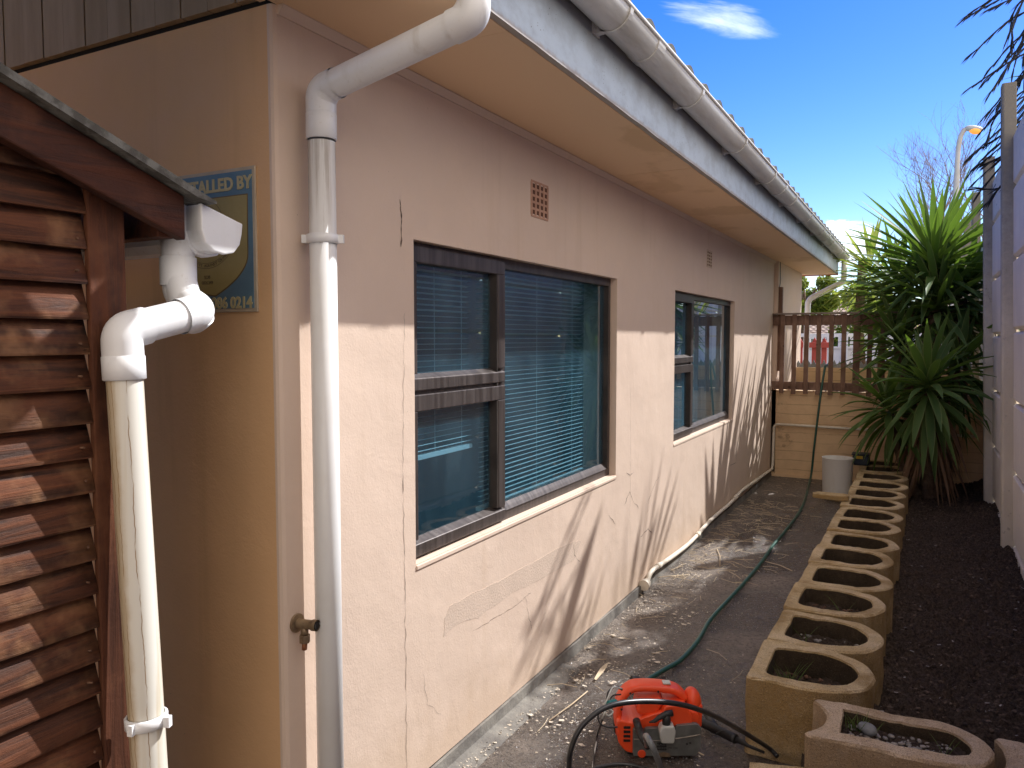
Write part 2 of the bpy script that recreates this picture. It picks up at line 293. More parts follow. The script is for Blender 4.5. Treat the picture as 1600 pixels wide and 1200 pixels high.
def fencemat(name, a, b_, gr, top_=(2.9, 3.9, 0.4)):
    t = NT(name); t.vec = t.pos()
    n = t.noise(3, 7, 0.65, t.mapv((1, 1, 0.6))); n2 = t.noise(17, 7, 0.8)
    c = t.mix(t.ramp(n, 0.35, 0.7), a, b_)
    c = t.mix(t.math('MULTIPLY', t.ramp(n2, 0.60, 0.68), 0.55), c, gr)
    z = t.xyz()[2]; up = t.math('MULTIPLY', t.ramp(t.math('ADD', z, t.math('MULTIPLY', n2, 1.2)), top_[0], top_[1]), top_[2]); c = t.mix(up, c, gr)
    b = t.bump(n2, 0.5, 0.006); b = t.bump(t.noise(160), 0.35, 0.002, b)
    return t.fin(c, 0.8, b, 0, 0.3)
M['fpost'] = fencemat('precast_post', (0.60, 0.54, 0.43), (0.68, 0.62, 0.51), (0.16, 0.145, 0.125), (1.9, 3.6, 0.85))
M['fpanel'] = fencemat('precast_panel', (0.84, 0.77, 0.68), (0.76, 0.69, 0.61), (0.42, 0.39, 0.36))
M['fwhite'] = surf('white_wall_paint', (0.72, 0.73, 0.75), (0.62, 0.63, 0.66), 2, 0.8, 30, 0.3)
M['greyspike'] = surf('grey_steel', (0.30, 0.33, 0.36), (0.24, 0.26, 0.29), 8, 0.5, 60, 0.1, 0.002, 0.3)
M['redpaint'] = surf('red_oxide_paint', (0.42, 0.07, 0.05), (0.34, 0.055, 0.04), 4, 0.6)
def leafmat(name, a, b_, edge, trans, tl, rough=0.38):
    t = NT(name); N, L = t.n, t.l
    isl = t.island(); c = t.mix(isl, a, b_)
    at = N('ShaderNodeAttribute'); at.attribute_name = 'edge'; e = at.outputs['Fac']
    c = t.mix(t.math('MULTIPLY', t.ramp(e, 0.80, 0.97), 0.75), c, edge)
    st = t.noise(1, 3, 0.5, t.mapv((6, 6, 6))); c = t.mix(t.math('MULTIPLY', st, 0.25), c, tuple(x * 0.6 for x in a))
    t.fin(c, rough, None, 0, 0.25)
    tr = N('ShaderNodeBsdfTranslucent'); L(t.mix(isl, tl, tuple(x * 0.75 for x in tl)), tr.inputs[0])
    m = N('ShaderNodeMixShader'); m.inputs[0].default_value = trans; L(t.b.outputs[0], m.inputs[1]); L(tr.outputs[0], m.inputs[2]); L(m.outputs[0], t.out.inputs[0])
    return t.m
M['yucca'] = leafmat('yucca_leaf', (0.06, 0.115, 0.035), (0.10, 0.17, 0.05), (0.34, 0.36, 0.15), 0.24, (0.24, 0.42, 0.04), 0.58)
M['yucca_pale'] = leafmat('pale_yucca_leaf', (0.14, 0.19, 0.05), (0.20, 0.25, 0.07), (0.4, 0.4, 0.16), 0.45, (0.40, 0.48, 0.08), 0.75)
M['dryleaf'] = leafmat('dry_leaf', (0.15, 0.085, 0.05), (0.24, 0.15, 0.09), (0.28, 0.18, 0.11), 0.1, (0.25, 0.15, 0.07), 0.8)
M['palmdark'] = leafmat('hanging_leaf', (0.035, 0.04, 0.055), (0.07, 0.07, 0.08), (0.08, 0.075, 0.07), 0.08, (0.08, 0.08, 0.05), 0.6)
M['leafgreen'] = leafmat('tree_leaf', (0.07, 0.12, 0.025), (0.13, 0.18, 0.035), (0.13, 0.18, 0.04), 0.45, (0.42, 0.50, 0.06), 0.4)
M['leafdark'] = leafmat('dark_leaf', (0.03, 0.05, 0.022), (0.05, 0.075, 0.03), (0.05, 0.07, 0.03), 0.2, (0.10, 0.15, 0.03), 0.5)
M['bark'] = surf('bark', (0.11, 0.07, 0.045), (0.20, 0.14, 0.10), 18, 0.9, 60, 1.0, 0.02)
M['twig'] = surf('bare_twig', (0.20, 0.16, 0.15), (0.30, 0.24, 0.23), 8, 0.9)
M['straw'] = surf('straw', (0.50, 0.39, 0.26), (0.66, 0.55, 0.40), 3, 0.8)
M['flake'] = surf('paint_flake', (0.50, 0.43, 0.34), (0.66, 0.58, 0.48), 30, 0.7)
M['grit'] = surf('wet_grit', (0.16, 0.145, 0.15), (0.34, 0.31, 0.31), 60, 0.3, spec=0.7)
M['clod'] = surf('soil_clod', (0.035, 0.024, 0.018), (0.16, 0.11, 0.078), 25, 0.95, 200, 0.8, 0.004)
M['pebble'] = surf('pebble', (0.22, 0.20, 0.18), (0.36, 0.31, 0.26), 30, 0.7, 90, 0.3)
M['greystone'] = surf('grey_stone', (0.13, 0.135, 0.13), (0.22, 0.22, 0.21), 20, 0.75, 90, 0.4)
M['chip'] = surf('bark_chip', (0.10, 0.05, 0.03), (0.19, 0.10, 0.06), 30, 0.85)
M['grassblade'] = leafmat('grass_blade', (0.07, 0.12, 0.03), (0.16, 0.19, 0.07), (0.15, 0.18, 0.06), 0.3, (0.2, 0.3, 0.05), 0.5)
M['hose'] = surf('green_hose', (0.010, 0.065, 0.050), (0.016, 0.085, 0.065), 10, 0.38, 60, 0.1, 0.002, spec=0.6)
M['blackhose'] = surf('black_hose', (0.018, 0.018, 0.020), (0.03, 0.03, 0.033), 10, 0.35, 60, 0.1, 0.002, spec=0.6)
M['greyhose'] = surf('grey_hose', (0.14, 0.15, 0.155), (0.19, 0.20, 0.205), 10, 0.3, 60, 0.1, 0.002, spec=0.6)
def orange():
    t = NT('orange_plastic'); n = t.noise(30, 4, 0.6); d = t.noise(4, 6, 0.7)
    c = t.mix(t.math('MULTIPLY', t.ramp(d, 0.55, 0.75), 0.35), (0.80, 0.075, 0.018), (0.50, 0.06, 0.02))
    c = t.mix(t.math('MULTIPLY', t.ramp(t.noise(120), 0.66, 0.72), 0.3), c, (0.5, 0.3, 0.2))
    return t.fin(c, t.ramp(d, 0.3, 0.7, 0.32, 0.5), t.bump(n, 0.05, 0.002), 0, 0.5)
M['orange'] = orange()
M['steel'] = surf('scratched_steel', (0.24, 0.25, 0.24), (0.15, 0.155, 0.15), 14, 0.42, 120, 0.2, 0.002, 0.55)
M['rubber'] = surf('black_rubber', (0.014, 0.014, 0.015), (0.03, 0.03, 0.03), 12, 0.5)
M['milky'] = surf('milky_plastic', (0.55, 0.56, 0.54), (0.45, 0.46, 0.44), 9, 0.4)
M['whitecable'] = surf('pale_cable', (0.60, 0.62, 0.60), (0.5, 0.52, 0.5), 9, 0.4)
M['teal'] = surf('teal_plastic', (0.02, 0.22, 0.22), (0.02, 0.18, 0.18), 9, 0.4)
M['bucket'] = grimy('chalky_white_bucket', (0.70, 0.68, 0.65), (0.45, 0.39, 0.31), 0.5, 0.6, 0.45, 0.7, (6, 6, 2))
M['navy'] = surf('navy_plastic', (0.02, 0.03, 0.05), (0.03, 0.045, 0.07), 9, 0.4)
M['yellow'] = surf('yellow_plastic', (0.6, 0.42, 0.05), (0.5, 0.34, 0.04), 9, 0.5)
M['conduit'] = grimy('cream_conduit', (0.74, 0.68, 0.58), (0.42, 0.33, 0.22), 0.5, 0.4, 0.45, 0.7, (6, 6, 6))
M['signblue'] = surf('faded_blue_print', (0.10, 0.19, 0.26), (0.14, 0.24, 0.31), 5, 0.5)
M['signgold'] = surf('faded_gold_print', (0.33, 0.27, 0.09), (0.39, 0.32, 0.13), 5, 0.5)
M['signtext'] = surf('pale_gold_lettering', (0.56, 0.49, 0.27), (0.50, 0.43, 0.23), 9, 0.5)
M['signline'] = surf('brown_print', (0.14, 0.10, 0.05), (0.18, 0.13, 0.06), 9, 0.6)
M['signback'] = surf('sign_edge', (0.55, 0.46, 0.34), (0.46, 0.38, 0.28), 9, 0.6)
M['ground'] = surf('dry_yard', (0.24, 0.19, 0.14), (0.17, 0.15, 0.09), 0.6, 0.95, 20, 0.5, 0.02)
M['lamppost'] = surf('lamp_post_grey', (0.52, 0.53, 0.54), (0.45, 0.46, 0.47), 3, 0.5)
M['nbrtile'] = surf('pinkish_tile', (0.42, 0.32, 0.27), (0.32, 0.24, 0.20), 5, 0.8)
M['nbrwall'] = surf('cream_house_wall', (0.60, 0.55, 0.47), (0.52, 0.48, 0.41), 2, 0.8)
def lampglow():
    t = NT('amber_lamp'); t.fin((0.8, 0.35, 0.06), 0.3); t.b.inputs['Emission Color'].default_value = (1, 0.42, 0.08, 1); t.b.inputs['Emission Strength'].default_value = 0.3; return t.m
M['amber'] = lampglow()

# ------------------------------------------------------------ helpers
def tag(o, label=None, cat=None, group=None, kind=None):
    if label: o['label'] = label
    if cat: o['category'] = cat
    if group: o['group'] = group
    if kind: o['kind'] = kind
    return o
def thing(name, label, cat, loc=(0, 0, 0), rz=0, group=None):
    o = bpy.data.objects.new(name, None); col.objects.link(o); o.location = loc; o.rotation_euler = (0, 0, rz); o.empty_display_size = 0.1
    return tag(o, label, cat, group)
def wpos(o):
    p = Vector((0, 0, 0))
    while o: p += o.location; o = o.parent
    return p
class MB:
    def __init__(s): s.bm = bmesh.new(); s.lay = s.bm.verts.layers.float.new('edge')
    def box(s, x0, x1, y0, y1, z0, z1, m=None):
        v = [s.bm.verts.new((x, y, z)) for x in (x0, x1) for y in (y0, y1) for z in (z0, z1)]
        if m is not None:
            for q in v: q.co = m @ q.co
        for f in ((0, 1, 3, 2), (4, 6, 7, 5), (0, 4, 5, 1), (2, 3, 7, 6), (0, 2, 6, 4), (1, 5, 7, 3)): s.bm.faces.new([v[i] for i in f])
        return s
    def prism(s, pts, axis, a, b, m=None, smooth=False):
        def P(p, t):
            q = {0: (t, p[0], p[1]), 1: (p[0], t, p[1]), 2: (p[0], p[1], t)}[axis]; q = Vector(q); return m @ q if m is not None else q
        A = [s.bm.verts.new(P(p, a)) for p in pts]; B = [s.bm.verts.new(P(p, b)) for p in pts]; n = len(pts)
        s.bm.faces.new(A[::-1]); s.bm.faces.new(B)
        for i in range(n):
            f = s.bm.faces.new((A[i], A[(i + 1) % n], B[(i + 1) % n], B[i])); f.smooth = smooth
        return s
    def tube(s, path, r, n=16, cap=True, smooth=True):
        path = [Vector(p) for p in path]; k = len(path); rr = r if isinstance(r, (list, tuple)) else [r] * k
        t0 = (path[1] - path[0]).normalized(); ref = Vector((0, 0, 1)) if abs(t0.z) < 0.9 else Vector((1, 0, 0)); u = t0.cross(ref).normalized(); rings = []
        for i, p in enumerate(path):
            t = (path[min(i + 1, k - 1)] - path[max(i - 1, 0)]).normalized(); u = (u - t * u.dot(t)).normalized(); v = t.cross(u)
            rings.append([s.bm.verts.new(p + (u * math.cos(2 * math.pi * j / n) + v * math.sin(2 * math.pi * j / n)) * rr[i]) for j in range(n)])
        for a, b in zip(rings, rings[1:]):
            for j in range(n):
                f = s.bm.faces.new((a[j], a[(j + 1) % n], b[(j + 1) % n], b[j])); f.smooth = smooth
        if cap: s.bm.faces.new(rings[0][::-1]); s.bm.faces.new(rings[-1])
        return s
    def lathe(s, prof, c, n=32, smooth=True, m=None):
        rings = []
        for r, z in prof:
            ring = []
            for j in range(n):
                a = 2 * math.pi * j / n; p = Vector((r * math.cos(a), r * math.sin(a), z)); p = m @ p if m is not None else p
                ring.append(s.bm.verts.new(p + Vector(c)))
            rings.append(ring)
        for a, b in zip(rings, rings[1:]):
            for j in range(n):
                f = s.bm.faces.new((a[j], a[(j + 1) % n], b[(j + 1) % n], b[j])); f.smooth = smooth
        s.bm.faces.new(rings[0][::-1]); s.bm.faces.new(rings[-1]); return s
    def quad(s, a, b, c, d): s.bm.faces.new([s.bm.verts.new(q) for q in (a, b, c, d)]); return s
    def build(s, name, mat, parent=None, bevel=0.0, seg=2, local=False, smooth=False, keepnormals=False):
        if not keepnormals: bmesh.ops.recalc_face_normals(s.bm, faces=s.bm.faces)
        me = bpy.data.meshes.new(name); s.bm.to_mesh(me); s.bm.free(); me.materials.append(mat)
        o = bpy.data.objects.new(name, me); col.objects.link(o)
        if parent:
            o.parent = parent
            if not local: me.transform(Matrix.Translation(-wpos(parent)))
        if smooth:
            for p in me.polygons: p.use_smooth = True
        if bevel:
            b = o.modifiers.new('bevel', 'BEVEL'); b.width = bevel; b.segments = seg; b.limit_method = 'ANGLE'; b.angle_limit = R(35); b.harden_normals = False
        return o
def crom(pts, n=8):
    pts = [Vector(p) for p in pts]; q = [pts[0] * 2 - pts[1]] + pts + [pts[-1] * 2 - pts[-2]]; out = []
    for i in range(1, len(q) - 2):
        for k in range(n):
            t = k / n; a, b, c, d = q[i - 1:i + 3]
            out.append(0.5 * ((2 * b) + (c - a) * t + (2 * a - 5 * b + 4 * c - d) * t * t + (3 * b - a - 3 * c + d) * t ** 3))
    out.append(pts[-1]); return out
def fillet(pts, rad, n=8):
    pts = [Vector(p) for p in pts]; out = [pts[0]]
    for a, b, c in zip(pts, pts[1:], pts[2:]):
        d1 = (a - b).normalized(); d2 = (c - b).normalized(); r = min(rad, (a - b).length * 0.49, (c - b).length * 0.49)
        p, q = b + d1 * r, b + d2 * r
        for k in range(n + 1):
            t = k / n; out.append((1 - t) ** 2 * p + 2 * t * (1 - t) * b + t * t * q)
    out.append(pts[-1]); return out
def textobj(body, size, mat, parent, loc, rot, name='lettering', depth=0.001, align='CENTER', sx=1.0, bold=0.0, local=False):
    cu = bpy.data.curves.new('t', 'FONT'); cu.body = body; cu.size = size; cu.align_x = align; cu.align_y = 'CENTER'; cu.extrude = depth; cu.offset = bold; cu.resolution_u = 3
    tmp = bpy.data.objects.new('t', cu); col.objects.link(tmp); bpy.context.view_layer.update()
    me = bpy.data.meshes.new_from_object(tmp.evaluated_get(bpy.context.evaluated_depsgraph_get())); bpy.data.objects.remove(tmp); bpy.data.curves.remove(cu)
    me.materials.clear(); me.materials.append(mat)
    me.transform(Matrix.Translation(Vector(loc)) @ rot.to_4x4() @ Matrix.Diagonal((sx, 1, 1, 1)))
    if parent and not local: me.transform(Matrix.Translation(-wpos(parent)))
    o = bpy.data.objects.new(name, me); col.objects.link(o); o.parent = parent; return o
def jit(bm, a, sc_=20, seed=0):
    bm.verts.ensure_lookup_table()
    for v in bm.verts:
        v.co += mnoise.noise_vector(v.co * sc_ + Vector((seed, seed * 2.1, 0))) * a
    return bm
def leaf(mb, base, dirv, length, width, droop, segs=7, fold=0.25, twist=0.0, lay=None, taper=0.45):
    """sword leaf: narrow base, widest at about taper, sharp tip; bends down with droop"""
    d = Vector(dirv).normalized(); p = Vector(base); side = d.cross(Vector((0, 0, 1)))
    if side.length < 0.05: side = Vector((math.cos(twist * 5), math.sin(twist * 5), 0))
    side.normalize(); side = (Matrix.Rotation(twist, 3, d) @ side); step = length / segs; rows = []
    for i in range(segs + 1):
        t = i / segs
        wd = width * (0.55 + 0.45 * min(1, t / taper)) if t < taper else width * (1 - ((t - taper) / (1 - taper)) ** 1.7)
        wd = max(wd, width * 0.02); nrm = side.cross(d).normalized()
        rows.append((p + side * wd / 2 + nrm * fold * wd * 0.5, p.copy(), p - side * wd / 2 + nrm * fold * wd * 0.5))
        d = (d + Vector((0, 0, -1)) * droop * (0.4 + 1.2 * t) / segs).normalized(); side = (side - d * side.dot(d)).normalized(); p += d * step
    V = [[mb.bm.verts.new(q) for q in r] for r in rows]
    for r in V: r[0][mb.lay] = 1; r[1][mb.lay] = 0; r[2][mb.lay] = 1
    for a, b in zip(V, V[1:]):
        for j in (0, 1):
            f = mb.bm.faces.new((a[j], b[j], b[j + 1], a[j + 1])); f.smooth = True

# ============================================================ SETTING
ZW = 2.436                     # soffit height
WX = -1.5                      # long wall face
g = MB(); g.box(-400, 400, -60, 900, -0.5, -0.02); tag(g.build('ground', M['ground']), kind='structure')
g = MB(); g.box(-40, 60, 9.26, 60, -0.018, 0.9); tag(g.build('raised_yard', M['ground']), kind='structure')
# path sheet with gentle unevenness
g = MB(); xs = [-3.2, -2.4, -1.6] + [-1.55 + 0.0135 * i for i in range(96)]; ys = [-1.5, 0.0, 1.0, 1.8]
while ys[-1] < 9.1: ys.append(ys[-1] + 0.0125 * max(1, ys[-1] / 3.2))
V = []
for x in xs:
    row = []
    for y in ys:
        q = Vector((x, y, 0)); h = mnoise.noise(q * 1.7) * 0.006
        if x > -1.6: h += mnoise.noise(q * 14) * 0.0025 + mnoise.noise(q * 42) * 0.0026 + abs(mnoise.noise(q * 75)) * 0.0022
        row.append(g.bm.verts.new((x, y, h)))
    V.append(row)
for a, b in zip(V, V[1:]):
    for j in range(len(ys) - 1): f = g.bm.faces.new((a[j], b[j], b[j + 1], a[j + 1])); f.smooth = True
tag(g.build('path', M['path']), kind='structure')
# garden soil
g = MB(); nx, ny = 80, 560; V = []
for i in range(nx + 1):
    row = []
    for j in range(ny + 1):
        x = -0.34 + 1.0 * i / nx; y = 2.0 + 7.1 * j / ny; q = Vector((x, y, 0))
        h = 0.055 + 0.035 * mnoise.noise(q * 2.2) + 0.035 * mnoise.noise(q * 7) + 0.032 * mnoise.noise(q * 19) + 0.026 * mnoise.noise(q * 43) + 0.014 * mnoise.noise(q * 80)
        h += 0.05 * max(0, (x - 0.25) / 0.4)
        row.append(g.bm.verts.new((x, y, h)))
    V.append(row)
for i in range(nx):
    for j in range(ny): f = g.bm.faces.new((V[i][j], V[i + 1][j], V[i + 1][j + 1], V[i][j + 1])); f.smooth = True
tag(g.build('garden_soil', M['soil']), kind='structure')

# ============================================================ HOUSE
house = thing('house', 'long low house with peach plastered side wall, two dark framed windows and white gutter', 'house', (-3, 5, 0))
WIN1 = (2.115, 4.045, 0.805, 1.902); WIN2 = (5.175, 7.06, 0.845, 1.902)
V1 = (2.915, 3.115, 2.085, 2.235); V2 = (5.93, 6.12, 2.125, 2.245)
def wall_boxes(mb, y0, y1, z0, z1, x0, x1, holes):
    ys = sorted({y0, y1, *[h[0] for h in holes], *[h[1] for h in holes]}); zs = sorted({z0, z1, *[h[2] for h in holes], *[h[3] for h in holes]})
    for a, b in zip(ys, ys[1:]):
        runs = []
        for c, d in zip(zs, zs[1:]):
            ym, zm = (a + b) / 2, (c + d) / 2
            if any(h[0] < ym < h[1] and h[2] < zm < h[3] for h in holes): continue
            if runs and abs(runs[-1][1] - c) < 1e-6: runs[-1][1] = d
            else: runs.append([c, d])
        for c, d in runs: mb.box(x0, x1, a, b, c, d)
m = MB(); wall_boxes(m, 1.515, 9.1, 0.055, ZW, WX - 0.2, WX, [WIN1, WIN2])
# rounded near corner of the plaster
m.prism([(WX - 0.02, 1.515), (WX - 0.02, 1.5), (WX - 0.012, 1.5), (WX - 0.004, 1.504), (WX, 1.515)], 2, 0.0, ZW)
m.build('wall', M['wall'], house)
m = MB(); m.box(-5.2, WX - 0.02, 1.5, 1.5145, 0, ZW); m.box(-5.2, WX - 0.2, 1.5145, 1.7, 0, ZW); m.build('front_wall', M['wall_front'], house)
m = MB(); m.box(WX - 0.2, WX + 0.045, 9.1, 11.0, 0.0, ZW); m.build('side_wall', M['wall'], house)
m = MB(); m.box(-5.2, WX - 0.21, 10.8, 11.0, 0, ZW); m.build('back_wall', M['wall'], house)
m = MB(); m.box(WX + 0.045, WX + 0.085, 9.13, 9.2, 1.2, 2.15); m.build('wall_batten', M['railwood'], house)
m = MB(); m.tube(crom([(WX + 0.05, 9.16, 2.15), (WX + 0.055, 9.18, 2.22), (WX + 0.06, 9.13, 2.3), (WX + 0.055, 9.15, 2.43)]), 0.004, 6); m.build('cable', M['rubber'], house)
# plinth along the foot of the wall
m = MB(); pts = []
for i in range(61):
    y = 1.52 + (9.08 - 1.52) * i / 60; pts.append((y, 0.052 + 0.008 * mnoise.noise((y * 3, 0, 0))))
for (a, za), (b, zb) in zip(pts, pts[1:]):
    q = [Vector((WX + 0.012, a, za)), Vector((WX + 0.012, b, zb)), Vector((WX + 0.018, b, -0.01)), Vector((WX + 0.018, a, -0.01)), Vector((WX, a, za)), Vector((WX, b, zb))]
    m.quad(q[0], q[1], q[2], q[3]); m.quad(q[4], q[5], q[1], q[0])
m.build('plinth', M['plinth'], house, keepnormals=True)
m = MB(); m.prism([(WX + 0.015, -0.01), (WX + 0.015, 0.012), (WX + 0.10, 0.004), (WX + 0.11, -0.01)], 1, 1.6, 3.3); m.build('cement_fillet', M['plinth'], house)
# gable cladding over the front wall
m = MB(); x = WX - 0.004; k = 0
while x > -5.2:
    wdt = 0.105; m.box(x - wdt + 0.004, x, 1.478 - 0.002 * (k % 2), 1.498, ZW + 0.012, ZW + 1.4); x -= wdt; k += 1
m.build('gable_cladding', M['cladding'], house)
m = MB(); m.box(-5.2, WX - 0.004, 1.4985, 1.7, ZW + 0.001, ZW + 1.4); m.build('gable_backing', M['black'], house)
# rooms behind the windows
m = MB(); 
for y0, y1 in ((1.75, 4.6), (4.75, 8.9)):
    m.box(-4.6, -4.5, y0, y1, 0, 2.4); m.box(-4.5, -1.7, y0, y0 + 0.04, 0, 2.4); m.box(-4.5, -1.7, y1 - 0.04, y1, 0, 2.4); m.box(-4.5, -1.7, y0 + 0.04, y1 - 0.04, 0, 0.04); m.box(-4.5, -1.7, y0 + 0.04, y1 - 0.04, 2.36, 2.4)
m.build('room', M['room'], house)
# soffit boards with narrow joints
FX = -1.035
ys = [-2.1, 0.0, 1.95, 3.93, 5.33, 7.26, 9.2, 11.3]
for a, b in zip(ys, ys[1:]):
    m = MB(); m.box(WX + 0.0, FX - 0.022, a + 0.002, b - 0.002, ZW + random.uniform(0, 0.002), ZW + 0.012); m.build('soffit_board', M['soffit'], house)
m = MB(); m.box(WX - 0.02, FX - 0.03, -2.08, 11.3, ZW + 0.014, ZW + 0.03); m.build('soffit_backing', M['black'], house)
m = MB(); m.prism([(WX, ZW), (WX, ZW - 0.024), (WX + 0.007, ZW - 0.024), (WX + 0.022, ZW - 0.004), (WX + 0.022, ZW)], 1, 1.515, 9.1); m.build('cornice', M['wall'], house)
m = MB(); m.box(WX - 0.02, WX - 0.001, -2.1, 1.477, ZW - 0.004, ZW + 0.2); m.build('verge_trim', M['soffit'], house)
# fascia: slightly ragged lower edge
m = MB(); n = 160
for i in range(n):
    a = -2.1 + 13.42 * i / n; b = -2.1 + 13.42 * (i + 1) / n
    za = ZW + 0.004 + 0.004 * mnoise.noise((a * 6, 1, 0)); zb = ZW + 0.004 + 0.004 * mnoise.noise((b * 6, 1, 0))
    A = [(FX, a, za), (FX, b, zb), (FX, b, 2.70), (FX, a, 2.70)]; B = [(FX - 0.022, a, za), (FX - 0.022, b, zb), (FX - 0.022, b, 2.70), (FX - 0.022, a, 2.70)]
    A = [m.bm.verts.new(q) for q in A]; B = [m.bm.verts.new(q) for q in B]
    for f in (A, B[::-1], (A[0], B[0], B[1], A[1]), (A[3], A[2], B[2], B[3])): m.bm.faces.new(f)
    if i == 0: m.bm.faces.new((A[0], A[3], B[3], B[0]))
    if i == n - 1: m.bm.faces.new((A[1], B[1], B[2], A[2]))
bmesh.ops.remove_doubles(m.bm, verts=m.bm.verts, dist=1e-5)
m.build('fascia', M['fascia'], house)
# roof tiles (rolled concrete tiles)
SL = math.tan(R(17.5)); tx0 = -0.952
def roofz(y): 
    ph = (y / 0.285) % 1.0; s = math.sin(ph * math.pi * 2); return 0.040 * max(0, s) ** 0.7 if s > 0 else 0.004 * s
m = MB(); rows = []
yy = [-2.1 + 13.42 * i / 586 for i in range(587)]  # near end lengthened out of view to darken the front wall
for c in range(12):
    xa = tx0 - c * 0.32; xb = xa - 0.335
    za = 2.735 + (tx0 - xa) * SL + 0.020; zb = 2.735 + (tx0 - xb) * SL
    top = [[m.bm.verts.new((x, y, z + roofz(y))) for y in yy] for x, z in ((xa, za), (xb, zb))]
    low = [m.bm.verts.new((xa, y, za - 0.018 + roofz(y) * 0.75)) for y in yy]
    for j in range(586):
        f = m.bm.faces.new((top[0][j], top[0][j + 1], top[1][j + 1], top[1][j])); f.smooth = True
        m.bm.faces.new((low[j], low[j + 1], top[0][j + 1], top[0][j]))
m.build('roof', M['tile'], house, keepnormals=True)
m = MB(); m.prism([(FX - 0.03, 2.70), (-4.9, 2.70 + (FX + 4.9) * 0 + (-1.035 + 4.9) * SL), (-4.9, 2.66 + 3.865 * SL), (-1.2, 2.66)], 1, -2.1, 11.3); m.build('roof_underlay', M['black'], house)
m = MB(); m.box(-5.2, -4.4, -1.3, 1.45, 0, 2.9); m.build('unseen_shade_wall', M['wall_front'], house)  # unseen wall added to cut the light reaching the front wall
# far gable end boards
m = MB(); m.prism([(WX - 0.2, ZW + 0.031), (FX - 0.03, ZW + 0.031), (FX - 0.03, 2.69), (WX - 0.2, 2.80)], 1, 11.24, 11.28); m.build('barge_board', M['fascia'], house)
m = MB(); m.box(WX - 0.3, FX + 0.0, 11.3, 11.325, ZW - 0.012, ZW + 0.04); m.build('barge_trim', M['redpaint'], house)
# gutter: half round trough with lip
gc = (-0.972, 2.695); gr = 0.068
m = MB(); prof = []
for k in range(15):
    a = math.pi + math.pi * k / 14; prof.append((gc[0] + gr * math.cos(a), gc[1] + gr * math.sin(a)))
inner = [(gc[0] + (p[0] - gc[0]) * 0.955, gc[1] + (p[1] - gc[1]) * 0.955) for p in prof]
def drop(y): return -0.0022 * (y - 2)
gy = [-2.1, -0.7, 0.0, 0.5] + [1.0 + 0.5 * i for i in range(21)] + [11.38]
rings = [[m.bm.verts.new((p[0], y, p[1] + drop(y))) for p in prof + inner[::-1]] for y in gy]
for a, b in zip(rings, rings[1:]):
    k = len(a)
    for j in range(k): f = m.bm.faces.new((a[j], a[(j + 1) % k], b[(j + 1) % k], b[j])); f.smooth = True
m.bm.faces.new(rings[0]); 
endc = [m.bm.verts.new((p[0], 11.382, p[1] + drop(11.4))) for p in prof]; m.bm.faces.new(endc)
gut = m.build('gutter', M['gutter'], house)
for p in gut.data.polygons: p.use_smooth = True
m = MB(); m.tube([(gc[0] + gr + 0.001, y, gc[1] + drop(y) + 0.004) for y in gy], 0.0075, 10); m.build('lip', M['gutter_lip'], gut)
for k in range(11):
    y = 1.58 + 0.97 * k; m = MB(); z0 = gc[1] + drop(y)
    pr = []
    for q in range(13):
        a = math.pi * 1.02 + math.pi * 0.96 * q / 12; pr.append((gc[0] + (gr + 0.006) * math.cos(a), z0 + (gr + 0.006) * math.sin(a)))
    pi_ = [(gc[0] + (p[0] - gc[0]) * 0.935, z0 + (p[1] - z0) * 0.935) for p in pr]
    m.prism(pr + pi_[::-1], 1, y - 0.013, y + 0.013)
    m.box(FX, FX + 0.007, y - 0.028, y + 0.028, z0 - 0.072, z0 + 0.01); m.prism([(FX, z0 - 0.07), (FX + 0.045, z0 - 0.066), (FX, z0 - 0.05)], 1, y - 0.013, y + 0.013)
    m.build('bracket', M['gutter'], gut)
for y in (2.9, 5.95, 8.9):
    m = MB(); m.prism([(gc[0] + (gr + 0.004) * math.cos(math.pi + math.pi * q / 14), gc[1] + drop(y) + (gr + 0.004) * math.sin(math.pi + math.pi * q / 14)) for q in range(15)] + [(gc[0] + gr * .9, gc[1] + drop(y)), (gc[0] - gr * .9, gc[1] + drop(y))], 1, y - 0.04, y + 0.04); m.build('joint', M['gutter'], gut)
# downpipe, near
DX, DY, dr = -1.439, 1.609, 0.0365
zt = 2.235
m = MB(); path = fillet([(-0.962, DY, 2.66), (-0.962, DY, 2.335), (DX, DY, zt), (DX, DY, 2.12)], 0.06, 8)
m.tube(path, dr + 0.001, 28, False)
dp = m.build('downpipe', M['pvc'], house)
m = MB(); m.tube([(DX, DY, 2.10), (DX, DY, 0.0)], dr, 28); m.build('pipe_length', M['pvc_grime'], dp)
def tb(name, mat, par, *a): m = MB(); m.tube(*a, 28, False); return m.build(name, M[mat], par)
tb('collar', 'pvc', dp, [(DX, DY, 2.105), (DX, DY, 2.108), (DX, DY, 2.172), (DX, DY, 2.176)], [dr + 0.001, dr + 0.0045, dr + 0.0045, dr + 0.001])
tb('collar', 'pvc', dp, [(-0.962, DY, 2.375), (-0.962, DY, 2.378), (-0.962, DY, 2.45)], [dr + 0.0015, dr + 0.004, dr + 0.004])
a_, b_ = Vector((-0.962, DY, 2.335)), Vector((DX, DY, zt)); dd = (b_ - a_).normalized()
tb('elbow', 'pvc', dp, [a_ + Vector((0, 0, 0.05)), *fillet([a_ + Vector((0, 0, 0.05)), a_, a_ + dd * 0.06], 0.05, 8)[1:]], dr + 0.004)
tb('elbow', 'pvc', dp, [b_ - dd * 0.058, *fillet([b_ - dd * 0.058, b_, b_ - Vector((0, 0, 0.062))], 0.05, 8)[1:]], dr + 0.004)
